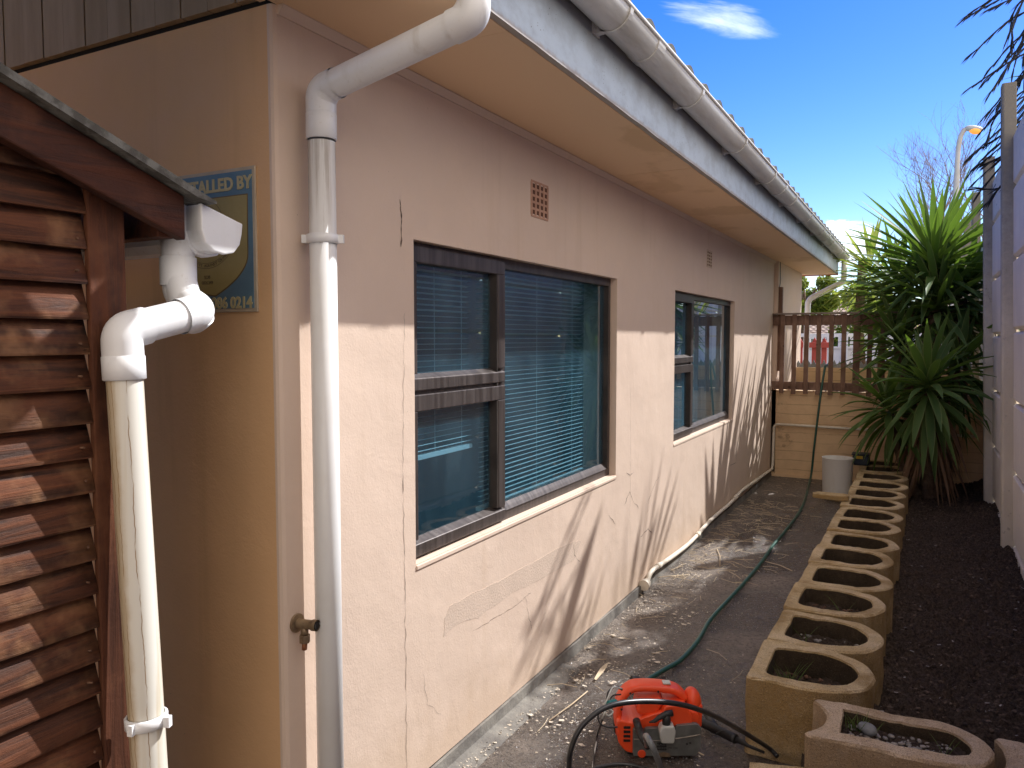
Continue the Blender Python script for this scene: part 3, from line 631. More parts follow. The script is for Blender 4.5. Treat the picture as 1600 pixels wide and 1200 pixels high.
def clamp(z, parent, x, y, r, ang=0, mat='pvc'):
    m = MB(); m.tube([(x, y, z - 0.013), (x, y, z - 0.011), (x, y, z + 0.011), (x, y, z + 0.013)], [r + 0.002, r + 0.007, r + 0.007, r + 0.002], 28, False)
    for sgn in (1, -1):
        a = ang + (0 if sgn > 0 else math.pi); T = Matrix.Translation((x, y, z)) @ Matrix.Rotation(a, 4, 'Z'); m.box(r - 0.002, r + 0.02, -0.007, 0.007, -0.011, 0.011, T)
    m.build('clamp', M[mat], parent)
clamp(1.842, dp, DX, DY, dr, 0.5)
m = MB(); m.tube([(WX, DY, 1.842), (DX - dr, DY, 1.842)], 0.01, 8); m.build('spacer', M['pvc'], dp)
# downpipe, far
m = MB(); path = fillet([(-0.957, 11.25, 2.64), (-0.957, 11.25, 2.33), (-1.40, 11.22, 2.10), (-1.42, 11.22, 0.9)], 0.07, 8); m.tube(path, 0.037, 20)
dp2 = m.build('downpipe', M['pvc'], house)
# windows
def window(Y0, Y1, Z0, Z1, YM, ZT):
    m = MB(); fx0, fx1 = WX - 0.085, WX - 0.038; t = 0.042
    m.box(fx0, fx1, Y0, Y1, Z1 - t, Z1); m.box(fx0, fx1, Y0, Y1, Z0, Z0 + t); m.box(fx0, fx1, Y0, Y0 + t, Z0 + t, Z1 - t); m.box(fx0, fx1, Y1 - 0.05, Y1, Z0 + t, Z1 - t)
    m.box(fx0, fx1, YM - 0.012, YM + 0.032, Z0 + t, Z1 - t); m.box(fx0, fx1, Y0 + t, YM - 0.012, ZT - 0.018, ZT + 0.018)
    wo = m.build('window', M['frame'], house, 0.003)
    for za, zb in ((Z0 + 0.012, ZT - 0.006), (ZT + 0.008, Z1 - 0.012)):
        a, b = Y0 + 0.006, YM + 0.01; s = 0.058; x0, x1 = WX - 0.070, WX - 0.024
        m = MB(); m.box(x0, x1, a, b, zb - s, zb); m.box(x0, x1, a, a + s * .8, za + s, zb - s); m.box(x0, x1, b - s, b, za + s, zb - s)
        m.prism([(x0, za), (x1, za), (x1, za + s * 0.72), (x0 + 0.012, za + s), (x0, za + s)], 1, a, b)
        m.build('sash', M['frame'], wo, 0.003)
        m = MB(); m.box(x0 + 0.006, x0 + 0.012, a + s * .8, b - s, za + s, zb - s); m.build('pane', M['glass'], wo)
    m = MB(); m.prism([(fx0, Z0 + t), (fx1 + 0.004, Z0 + t), (fx1 - 0.006, Z0 + t + 0.015), (fx0 + 0.03, Z0 + t + 0.03), (fx0, Z0 + t + 0.03)], 1, YM + 0.032, Y1 - 0.05); m.build('beading', M['frame'], wo)
    m = MB(); m.box(fx0 + 0.022, fx0 + 0.028, YM + 0.032, Y1 - 0.05, Z0 + t + 0.03, Z1 - t); m.build('pane', M['glass'], wo)
    # plaster sill, slightly proud
    m = MB(); m.prism([(WX - 0.12, Z0 - 0.004), (WX - 0.12, Z0 + 0.004), (WX - 0.036, Z0 + 0.001), (WX + 0.004, Z0 - 0.004), (WX + 0.004, Z0 - 0.020), (WX - 0.01, Z0 - 0.024)], 1, Y0 + 0.001, Y1 - 0.001); jit(m.bm, 0.002, 9); m.build('sill', M['wall'], wo, 0.003)
    m = MB(); m.box(fx1 - 0.03, fx1 + 0.006, Y1 - 0.051, Y1 - 0.044, Z0 + t, Z1 - t); m.build('gasket', M['frame_dark'], wo); m = MB(); m.box(WX - 0.068, WX - 0.026, YM - 0.0575, YM - 0.050, Z0 + 0.07, Z1 - 0.07); m.build('gasket', M['frame_dark'], wo)
    return wo
def blind(wo, Y0, Y1, Zb, Zt, x, tilt, pitch=0.0205):
    m = MB(); z = Zt; wd = 0.0125
    while z > Zb:
        sag = 0.003 * mnoise.noise((z * 20, Y0, 0)); tl = tilt + 0.12 * mnoise.noise((z * 33, 0, Y0)); n = 6
        for j in range(n):
            a = Y0 + (Y1 - Y0) * j / n; b = Y0 + (Y1 - Y0) * (j + 1) / n
            za = sag * math.sin(math.pi * j / n); zb = sag * math.sin(math.pi * (j + 1) / n)
            P = [(x - wd, z - wd * tl), (x, z + 0.002), (x + wd, z + wd * tl)]
            for (xa, q), (xb, r2) in zip(P, P[1:]): m.quad((xa, a, q + za), (xb, a, r2 + za), (xb, b, r2 + zb), (xa, b, q + zb))
        z -= pitch
    m.box(x - 0.012, x + 0.012, Y0, Y1, Zb - 0.016, Zb)
    for q in (0.12, 0.5, 0.88): m.tube([(x, Y0 + (Y1 - Y0) * q, Zt), (x, Y0 + (Y1 - Y0) * q, Zb)], 0.0012, 5)
    m.build('blind', M['blind'], wo)
w1 = window(*WIN1, 2.785, 1.385)
blind(w1, 2.14, 2.64, 1.15, 1.88, WX - 0.104, 0.16)
blind(w1, 2.71, 3.80, 0.875, 1.88, WX - 0.106, 0.16)
w2 = window(*WIN2, 5.75, 1.385)
m = MB(); m.bm  # pale net behind the small window
for i in range(60):
    a = 5.2 + 1.8 * i / 60; b = 5.2 + 1.8 * (i + 1) / 60
    m.quad((WX - 0.24 + 0.012 * math.sin(i * 1.3), a, 0.6), (WX - 0.24 + 0.012 * math.sin((i + 1) * 1.3), b, 0.6), (WX - 0.24 + 0.012 * math.sin((i + 1) * 1.3), b, 1.95), (WX - 0.24 + 0.012 * math.sin(i * 1.3), a, 1.95))
m.build('curtain', M['curtain'], w2)
# air bricks
def vent(Y0, Y1, Z0, Z1, cols, rows, mat, slots):
    m = MB(); x1 = WX + 0.003
    tk = 0.010; m.box(WX, x1, Y0 - 0.004, Y1 + 0.004, Z0 - 0.008, Z0); m.box(WX, x1, Y0 - 0.004, Y1 + 0.004, Z1, Z1 + 0.008)
    cw_ = (Y1 - Y0) / cols; rh = (Z1 - Z0) / rows
    for i in range(cols + 1): y = Y0 + cw_ * i; m.box(WX, x1, y - 0.007, y + 0.007, Z0, Z1)
    for j in range(1, rows): z = Z0 + rh * j; m.box(WX, x1 - 0.001, Y0, Y1, z - 0.005, z + 0.005)
    vo = m.build('vent', mat, house)
    m = MB()
    for i in range(cols):
        for j in range(rows): m.box(WX, WX + 0.0008, Y0 + cw_ * i + 0.007, Y0 + cw_ * (i + 1) - 0.007, Z0 + rh * j + 0.005, Z0 + rh * (j + 1) - 0.005)
    m.build('slot', slots, vo)
M['ventslot'] = surf('vent_slot', (0.16, 0.07, 0.04), (0.10, 0.045, 0.03), 30, 0.9)
vent(2.985, 3.145, 2.105, 2.245, 4, 5, M['vent'], M['ventslot'])
vent(6.03, 6.18, 2.135, 2.255, 3, 5, M['vent_pale'], M['ventslot'])
# cracks and repair patch on the wall
def crack(pts, w0, sub=10, amp=0.006, sd=0):
    m = MB(); P = []
    for (a, b) in zip(pts, pts[1:]):
        for k in range(sub): t = k / sub; P.append((a[0] + (b[0] - a[0]) * t, a[1] + (b[1] - a[1]) * t))
    P.append(pts[-1]); rnd = random.Random(sd); Q = []
    for i, p in enumerate(P):
        Q.append((p[0] + rnd.uniform(-amp, amp), p[1] + rnd.uniform(-amp, amp) * 0.4, w0 * 0.72 * rnd.uniform(0.2, 1.0) * (0.2 if i in (0, len(P) - 1) else 1)))
    for a, b in zip(Q, Q[1:]):
        v = Vector((b[0] - a[0], b[1] - a[1])); 
        if v.length < 1e-6: continue
        nn = Vector((-v.y, v.x)).normalized()
        m.quad((WX + 0.0012, a[0] - nn.x * a[2], a[1] - nn.y * a[2]), (WX + 0.0012, a[0] + nn.x * a[2], a[1] + nn.y * a[2]), (WX + 0.0012, b[0] + nn.x * b[2], b[1] + nn.y * b[2]), (WX + 0.0012, b[0] - nn.x * b[2], b[1] - nn.y * b[2]))
    m.build('crack', M['crack'], house)
crack([(2.042, 2.02), (2.048, 1.95), (2.046, 1.87)], 0.0055, 7, 0.003, 1)
crack([(2.06, 1.66), (2.05, 1.4), (2.044, 1.1)], 0.0011, 16, 0.004, 2)
crack([(2.046, 1.12), (2.044, 1.06)], 0.0028, 4, 0.002, 12)
crack([(2.046, 1.06), (2.05, 0.6), (2.052, 0.1)], 0.0016, 26, 0.004, 3)
def wy(px, py): p = onX(px, py, WX); return (p.y, p.z)
crack([wy(985, 600), wy(984, 860)], 0.0012, 20, 0.004, 4)
crack([wy(975, 790), wy(984, 768), wy(990, 785), wy(998, 795)], 0.003, 4, 0.01, 5)
crack([wy(1000, 840), wy(1012, 826), wy(1020, 835)], 0.003, 4, 0.01, 6)
crack([wy(1012, 800), wy(1014, 780), wy(1024, 752), wy(1030, 745)], 0.002, 5, 0.01, 7)
crack([wy(951, 805), wy(962, 820)], 0.003, 4, 0.01, 8)
crack([wy(978, 738), wy(984, 742), wy(990, 738)], 0.003, 3, 0.01, 9)
crack([wy(1140, 728), wy(1150, 722), wy(1150, 700)], 0.003, 5, 0.01, 10)
crack([wy(896, 850), wy(898, 868), wy(906, 878)], 0.0022, 5, 0.006, 11)
crack([wy(740, 985), wy(800, 950), wy(830, 925)], 0.0012, 14, 0.008, 13)
crack([wy(660, 1050), wy(668, 1100), wy(690, 1118)], 0.0010, 8, 0.006, 14)
crack([wy(820, 930), wy(826, 965), wy(832, 985)], 0.0012, 8, 0.006, 15)
crack([wy(960, 600), wy(962, 700)], 0.0008, 10, 0.004, 16)
crack([wy(1149, 640), wy(1150, 720)], 0.002, 10, 0.006, 17)
up = [wy(*q) for q in ((693, 995), (695, 965), (703, 947), (730, 931), (780, 908), (830, 880), (870, 857), (897, 846), (908, 845), (902, 862), (897, 875))]
dn = [wy(*q) for q in ((890, 879), (870, 890), (845, 905), (820, 918), (800, 926), (780, 942), (757, 957), (748, 966), (736, 968), (715, 975), (703, 985))]
m = MB(); P = []
ring = up + dn; rnd = random.Random(5)
for a, b in zip(ring, ring[1:] + ring[:1]):
    for k in range(4): t = k / 4; j = 0.003 if t else 0; P.append((a[0] + (b[0] - a[0]) * t + rnd.uniform(-j, j), a[1] + (b[1] - a[1]) * t + rnd.uniform(-j, j)))
m.prism(P, 0, WX - 0.002, WX + 0.0007); m.build('plaster_patch', M['patch'], house)
# outdoor tap stub
tp = Vector((WX, 1.548, 0.792))
m = MB(); m.tube([tp, tp + Vector((0.006, 0, 0))], 0.026, 24); tap = m.build('tap_outlet', M['brass'], house, 0.001)
m = MB(); m.tube([tp + Vector((0.006, 0, 0)), tp + Vector((0.03, 0.004, 0)), tp + Vector((0.05, 0.008, 0)), tp + Vector((0.052, 0.008, 0)), tp + Vector((0.066, 0.01, 0))], [0.013, 0.013, 0.013, 0.0155, 0.0155], 20, False)
m.tube([tp + Vector((0.026, 0.004, -0.008)), tp + Vector((0.026, 0.004, -0.03))], 0.0105, 16); m.build('spout', M['brass'], tap)
m = MB(); m.lathe([(0.015, -0.052), (0.015, -0.03)], tp + Vector((0.026, 0.004, 0)), 6, False); m.build('nut', M['brass'], tap, 0.001)
m = MB(); m.tube([tp + Vector((0.026, 0.004, -0.05)), tp + Vector((0.024, 0.004, -0.072))], 0.0075, 12); m.build('tail', M['copper'], tap)
m = MB(); m.tube([tp + Vector((0.060, 0.009, 0)), tp + Vector((0.0665, 0.010, 0))], 0.011, 16); m.build('bore', M['black'], tap)

# ============================================================ SIGN on front wall
def onfront(px, py): return onY(px, py, 1.5)
sx0, sx1, sz0, sz1 = -1.895, -1.567, 1.645, 2.03
sign = thing('sign', 'faded blue and gold security plaque on the shaded front wall behind the shed gutter', 'sign', ((sx0 + sx1) / 2, 1.5, sz0))
m = MB(); m.box(sx0, sx1, 1.493, 1.4995, sz0, sz1); m.build('backing', M['signback'], sign, 0.002)
m = MB(); m.box(sx0 + 0.008, sx1 - 0.010, 1.4915, 1.4932, sz0 + 0.010, sz1 - 0.010); m.build('blue_field', M['signblue'], sign)
cx_ = (sx0 + sx1) / 2 - 0.02
sh = [(sx0 + 0.03, 1.955), (sx1 - 0.028, 1.955)]
for k in range(11):
    t = k / 10; sh.append((sx1 - 0.030 - 0.125 * t ** 2.0, 1.80 - 0.108 * t))
sh += [(cx_ - (q[0] - cx_), q[1]) for q in sh[-2:1:-1]]
m = MB(); m.prism(sh, 1, 1.4895, 1.4915); m.build('shield', M['signgold'], sign)
m = MB(); m.prism([(a * 1, b) for a, b in [(cx_ + (p[0] - cx_) * 1.02, 1.84 + (p[1] - 1.84) * 1.025) for p in sh]], 1, 1.4905, 1.4922); m.build('shield_outline', M['signline'], sign)
RF = Matrix.Rotation(R(90), 3, 'X')
textobj('INSTALLED BY', 0.048, M['signtext'], sign, ((sx0 + sx1) / 2 + 0.003, 1.4905, 1.987), RF, bold=0.0015, sx=0.98)
textobj('086 0214', 0.042, M['signtext'], sign, (-1.66, 1.4905, 1.669), RF, bold=0.0014, sx=0.98)
# seal: rings, scales-like emblem, ribbon with arc lettering
m = MB()
for rr in (0.066, 0.052):
    n = 40
    for i in range(n):
        a, b = 2 * math.pi * i / n, 2 * math.pi * (i + 1) / n
        m.quad(*[Vector((cx_ + r_ * math.cos(t), 1.489, 1.885 + r_ * math.sin(t))) for r_, t in ((rr, a), (rr, b), (rr + 0.0016, b), (rr + 0.0016, a))])
for i in range(9):
    a = R(200 + i * 17); m.tube([(cx_ + 0.02 * math.cos(a), 1.489, 1.83 + 0.02 * math.sin(a)), (cx_ + 0.045 * math.cos(a + 0.2), 1.489, 1.83 + 0.03 * math.sin(a))], 0.0012, 5)
n = 24
for rad in (0.112, 0.126):
    for i in range(n):
        a, b = R(225 + 90 * i / n), R(225 + 90 * (i + 1) / n)
        m.quad(*[Vector((cx_ + r_ * math.cos(t), 1.489, 1.893 + r_ * math.sin(t))) for r_, t in ((rad, a), (rad, b), (rad + 0.0013, b), (rad + 0.0013, a))])
m.build('seal', M['signline'], sign, keepnormals=True)
msg = 'COMMUNITY AGAINST CRIME'
for i, ch in enumerate(msg):
    if ch == ' ': continue
    a = R(231 + 78 * i / (len(msg) - 1)); textobj(ch, 0.0115, M['signline'], sign, (cx_ + 0.1195 * math.cos(a), 1.489, 1.893 + 0.1195 * math.sin(a)), RF @ Matrix.Rotation(a + math.pi / 2, 3, 'Z'), 'ribbon_letter', 0.0004)
textobj('SOB', 0.013, M['signline'], sign, (cx_, 1.489, 1.742), RF, 'small_lettering', 0.0004)
textobj('0806349', 0.013, M['signline'], sign, (cx_, 1.489, 1.727), RF, 'small_lettering', 0.0004)

# ============================================================ SHED
SXX = -1.46
shed = thing('shed', 'dark stained timber shed with overlapping planks and a sloping grey roof sheet', 'shed', (-2.2, 0.6, 0))
ra_, rb_ = onX(0, 97, -1.385), onX(339, 315, -1.385)
rs = (rb_.z - ra_.z) / (rb_.y - ra_.y)
m = MB(); z = 0.02; k = 0; rnd = random.Random(3)
while z < 2.02:
    h = 0.0692; top = z + h + 0.008; o = rnd.uniform(-0.002, 0.002)
    ya, yb = -0.6, 0.953; n = 22; tilt = rnd.uniform(-0.002, 0.002) 
    secs = []
    for i in range(n + 1):
        y = ya + (yb - ya) * i / n; w_ = 0.0012 * mnoise.noise((y * 3, z * 9, 1)) + tilt * (y - 0.9)
        xo = SXX + o; secs.append([m.bm.verts.new((q[0], q[1], min(q[2], ra_.z + rs * (q[1] - ra_.y) - 0.03))) for q in ((xo - 0.026, y, z + w_), (xo - 0.001, y, z + w_), (xo, y, z + 0.004 + w_), (xo - 0.009, y, z + h * 0.55), (xo - 0.022, y, top), (xo - 0.030, y, top))])
    for a, b in zip(secs, secs[1:]):
        for j in range(6): f = m.bm.faces.new((a[j], a[(j + 1) % 6], b[(j + 1) % 6], b[j])); f.smooth = j in (2, 3)
    m.bm.faces.new(secs[0]); m.bm.faces.new(secs[-1][::-1]); z += h; k += 1
m.build('plank_wall', M['plank'], shed)
m = MB()
for k_ in range(27):
    if k_ % 3 == 2: continue
    zz_ = 0.045 + 0.0692 * k_ + rnd.uniform(-0.006, 0.006); m.tube([(SXX - 0.009, 0.935 + rnd.uniform(-0.006, 0.006), zz_), (SXX + 0.0005, 0.935, zz_)], 0.0022, 8)
m.build('nail_heads', M['chip'], shed)
m = MB(); m.box(SXX - 0.8, SXX - 0.034, -0.6, 0.9535, 0.0, 1.87); m.build('shed_core', M['black'], shed)
m = MB(); m.box(SXX - 0.012, SXX + 0.003, 0.954, 1.034, 0, 1.92); jit(m.bm, 0.002, 7); m.build('corner_post', M['post'], shed, 0.003)
m = MB(); m.box(SXX - 0.06, SXX - 0.013, 1.0, 1.032, 0, 1.88); m.build('corner_post', M['post'], shed, 0.003)
# rake board
def rz(y): return ra_.z + rs * (y - ra_.y)
yk = onX(282, 350, -1.43).y
m = MB(); m.prism([(-0.7, rz(-0.7) - 0.012), (yk, rz(yk) - 0.018), (yk, rz(yk) - 0.112), (-0.7, rz(-0.7) - 0.118)], 0, SXX + 0.0165, SXX + 0.046); m.build('rake_board', M['rake'], shed, 0.004)
m = MB(); m.box(SXX - 0.8, SXX + 0.02, yk - 0.05, yk - 0.008, rz(yk) - 0.108, rz(yk) - 0.018); m.build('eave_beam', M['rake'], shed, 0.003)
# roof sheet: thin, slightly wavy
m = MB(); T = []
for i in range(41):
    y = -0.8 + (rb_.y + 0.8) * i / 40; e = 0.0015 * mnoise.noise((y * 9, 0, 0))
    T.append((y, rz(y) + e))
m.prism(T + [(a, b - 0.016 + (0.011 if i_ < 1 else 0)) for i_, (a, b) in enumerate(T[::-1])], 0, SXX - 0.9, SXX + 0.075); m.build('roof_sheet', M['sheet'], shed)
# gutter: quad profile trough running along X with end cap facing the yard
gprof = [(1.262, 1.893), (1.262, 1.835), (1.272, 1.808), (1.295, 1.790), (1.325, 1.786), (1.352, 1.792), (1.370, 1.812), (1.377, 1.838), (1.380, 1.862)]
gprof = [(a * 0.942, 1.484 + (b - 1.484) * 0.942) for a, b in gprof]; gcy, gcz = 1.243, 1.832
m = MB(); A = gprof; B = [(gcy + (p[0] - gcy) * 0.95, gcz + 0.01 + (p[1] - gcz - 0.01) * 0.95) for p in gprof]
m.prism(A + B[::-1], 0, SXX - 0.9, -1.415); sg = m.build('gutter', M['pvc'], shed)
m = MB(); m.prism([(gcy + (p[0] - gcy) * 1.05, gcz + (p[1] - gcz) * 1.06) for p in gprof], 0, -1.420, -1.408); m.build('end_cap', M['pvc_clean'], sg, 0.003)
m = MB(); m.prism([(gcy + (p[0] - gcy) * 1.07, gcz + (p[1] - gcz) * 1.12) for p in gprof], 0, -1.49, -1.462); m.build('joiner', M['pvc'], sg, 0.003)
# shed downpipe
e1 = onX(312, 487, -1.421); e2 = onX(190, 518, -1.421); bt = onX(233, 1190, -1.385); bt2 = e2 + (bt - e2) * (e2.z / (e2.z - bt.z))
top = onX(277, 360, -1.50); r_ = 0.0355
m = MB(); m.tube(fillet([top, top + Vector((0.0, 0.0, -0.10)), e1 + Vector((-0.03, 0.0, -0.02)), e1], 0.03), r_, 28)
sdp = m.build('downpipe', M['pvc'], shed)
tb('diagonal_pipe', 'pvc_clean', sdp, fillet([top + Vector((0, 0, -0.09)), top + Vector((0.0, 0.0, -0.145)), e1, e2, e2 + (bt - e2).normalized() * 0.055], 0.045, 10), r_)
tb('collar', 'pvc', sdp, [top + Vector((0, 0, -0.06)), top + Vector((0, 0, -0.062)), top + Vector((0, 0, -0.125))], [r_ + 0.001, r_ + 0.004, r_ + 0.004])
dn_ = (bt - e2).normalized(); dd = (e1 - e2).normalized()
tb('collar', 'pvc_clean', sdp, [e2 + dn_ * 0.048, e2 + dn_ * 0.05, e2 + dn_ * 0.096, e2 + dn_ * 0.098], [r_ + 0.001, r_ + 0.005, r_ + 0.005, r_ + 0.001])
tb('elbow', 'pvc_clean', sdp, [e2 + dn_ * 0.05, *fillet([e2 + dn_ * 0.05, e2, e2 + dd * 0.054], 0.045)[1:]], r_ + 0.0035)
tb('elbow', 'pvc_clean', sdp, [e1 - dd * 0.055, *fillet([e1 - dd * 0.055, e1, e1 + Vector((-0.05, 0.01, 0.02))], 0.045)[1:]], r_ + 0.0035)
m = MB(); m.tube([e2 + dn_ * 0.09, bt2], r_ - 0.001, 28, False); m.build('pipe_length', M['stainpipe'], sdp)
cp_ = bt + (e2 - bt) * 0.10
m = MB(); m.tube([cp_ - dn_ * 0.012, cp_ - dn_ * 0.010, cp_ + dn_ * 0.010, cp_ + dn_ * 0.012], [r_ + 0.001, r_ + 0.006, r_ + 0.006, r_ + 0.001], 28, False)
T = Matrix.Translation(cp_) @ Matrix.Rotation(R(20), 4, 'Z'); m.box(r_, r_ + 0.018, -0.006, 0.006, -0.011, 0.011, T)
T = Matrix.Translation(cp_) @ Matrix.Rotation(R(-75), 4, 'Z'); m.box(r_, r_ + 0.014, -0.006, 0.006, -0.011, 0.011, T)
m.build('clamp', M['pvc_clean'], sdp)

# ============================================================ BACK: retaining wall, railing, conduit, beyond
rw = thing('retaining_wall', 'tan painted block retaining wall closing the far end of the path under the railing', 'wall', (-0.5, 9.2, 0))
m = MB(); m.box(WX + 0.0, 0.62, 9.1, 9.26, -0.05, 0.985); m.build('wall_face', M['tan'], rw)
m = MB(); n = 30; pts = [(WX, 0.0), (WX, 0.06)] + [(WX + 2.1 * i / n, 0.03 + 0.022 * mnoise.noise((i * 0.9, 2, 0))) for i in range(1, n + 1)] + [(0.6, 0.0)]
m.prism(pts, 1, 9.075, 9.1); m.build('footing', M['tan'], rw)
rail = thing('railing', 'weathered brown timber slat railing across the far end of the path above the tan wall', 'railing', (-0.5, 9.08, 0.98))
m = MB(); m.box(WX - 0.01 + 0.012, 0.55, 9.02, 9.13, 1.835, 1.853); m.build('top_rail', M['railcap'], rail, 0.003)
m = MB(); m.box(WX + 0.002, 0.55, 9.062, 9.09, 1.715, 1.825); m.build('upper_plank', M['railwood'], rail, 0.002)
m = MB(); m.box(WX + 0.002, 0.55, 9.062, 9.09, 0.995, 1.085); m.build('lower_plank', M['railwood'], rail, 0.002)
k = 0
x = onY(1222, 540, 9.04).x
while x < 0.5:
    wd = 0.024 if k != 6 else 0.034
    m = MB(); m.box(x - wd, x + wd, 9.040, 9.060, 0.955 + random.uniform(-0.01, 0.01), 1.832); jit(m.bm, 0.004, 3, k); m.build('slat', M['railwood'], rail, 0.002); x += 0.1275; k += 1
pp = thing('parapet', 'tan low parapet with grey spiked strip on top, seen through the railing slats', 'wall', (-0.8, 10.55, 0.9))
m = MB(); m.box(-1.44, 2.0, 10.5, 10.65, 0.9, 1.195); m.build('parapet_wall', M['tan'], pp)
m = MB(); x = -1.44; k = 0
while x < 0.6:
    h = 1.285 + 0.012 * (k % 2); m.prism([(x, 1.196), (x, 1.245), (x + 0.02, h), (x + 0.04, 1.25), (x + 0.05, 1.235), (x + 0.06, 1.25), (x + 0.06, 1.196)], 1, 10.56, 10.575); x += 0.062; k += 1
m.build('spike_strip', M['greyspike'], pp)
cd1 = thing('conduit', 'cream plastic conduit along the wall foot and across the tan end wall', 'pipe', (WX, 7, 0))
gp = [(1003, 908), (1020, 893), (1050, 872), (1080, 848), (1110, 816), (1140, 790), (1160, 768), (1180, 755)]
P = [Vector((WX + 0.03, 4.53, 0.058))]
for q in ((1020, 891), (1050, 870), (1080, 846), (1110, 813), (1140, 787), (1160, 766), (1185, 748)):
    p = onX(q[0], q[1], WX + 0.03); P.append(Vector((WX + 0.03, p.y, max(0.03, p.z))))
P += [Vector((WX + 0.03, 9.03, 0.09))]
path = crom(P, 6); up_ = [Vector((WX + 0.03, 9.06, 0.16)), Vector((WX + 0.035, 9.06, 0.57)), Vector((WX + 0.065, 9.06, 0.60)), Vector((0.5, 9.06, 0.575))]
m = MB(); m.tube(path + fillet(up_, 0.04)[:], 0.0145, 12); m.build('pipe_run', M['conduit'], cd1)
m = MB(); m.tube([(WX + 0.03, 4.47, 0.056), (WX + 0.03, 4.50, 0.056), (WX + 0.03, 4.53, 0.057)], [0.034, 0.034, 0.028], 20); m.build('end_cap', M['conduit'], cd1, 0.002)
for i in (8, 20, 33, 41):
    a = path[i]; b = path[i + 1]; d_ = (b - a).normalized(); m = MB(); m.tube([a - d_ * 0.03, a + d_ * 0.03], 0.0185, 12); m.build('coupling', M['conduit'], cd1)

# ============================================================ FENCE (precast)
LEAN = 0.032
def shear(z): return -LEAN * z
fence = thing('precast_fence', 'tall whitish precast concrete panel fence with grey posts along the right side', 'fence', (0.6, 6, 0))
fy = [-0.8, 1.0, 2.8, 4.65, 6.27, 8.05, 9.93, 11.8, 13.7, 15.6]
ptop = {-0.8: 2.75, 1.0: 2.75, 2.8: 2.75, 4.65: 3.2, 6.27: 3.30, 8.05: 3.17, 9.93: 3.17, 11.8: 3.1, 13.7: 3.0, 15.6: 3.0}
for y in fy:
    m = MB(); zt_ = ptop[y]; x0 = 0.53
    m.prism([(x0, y), (x0 + 0.012, y - 0.010), (x0 + 0.085, y - 0.010), (x0 + 0.085, y + 0.11), (x0 + 0.012, y + 0.11), (x0, y + 0.10)], 2, -0.1, zt_)
    for v in m.bm.verts: v.co.x += shear(v.co.z)
    m.build('post', M['fpost'], fence, 0.004)
npan = {0: 5, 1: 5, 2: 5, 3: 6, 4: 6, 5: 5, 6: 4, 7: 4, 8: 5}
for i in range(len(fy) - 1):
    a, b = fy[i] + 0.112, fy[i + 1] - 0.012; base = 0.155 if i < 4 else 0.13; ph = 0.49
    for k in range(-1, npan[i]):
        z0 = base + ph * k + 0.007; z1 = base + ph * (k + 1) - 0.009
        z1 = min(z1, 2.95)
        m = MB(); xo = 0.595 + random.uniform(-0.003, 0.003)
        m.prism([(xo + 0.018, z0), (xo, z0 + 0.018), (xo, z1 - 0.016), (xo + 0.018, z1), (xo + 0.036, z1), (xo + 0.036, z1 + 0.016), (xo + 0.045, z1 + 0.016), (xo + 0.045, z0)], 1, a, b)
        for v in m.bm.verts: v.co.x += shear(v.co.z)
        m.build('panel', M['fpanel'], fence, 0.003)

ob = thing('added_bounce_block', 'unseen tan block added behind the viewer to cut and warm the light on the front wall', 'building', (-1, -7, 0))  # unseen, added to block sky and bounce warm light at the front wall
m = MB(); m.box(-6, 1.5, -8.5, -6.2, 0, 2.9); m.build('wall', M['tan'], ob); m = MB(); m.box(-6.2, 1.7, -8.7, -6.0, 2.9, 3.0); m.build('roof', M['sheet'], ob)
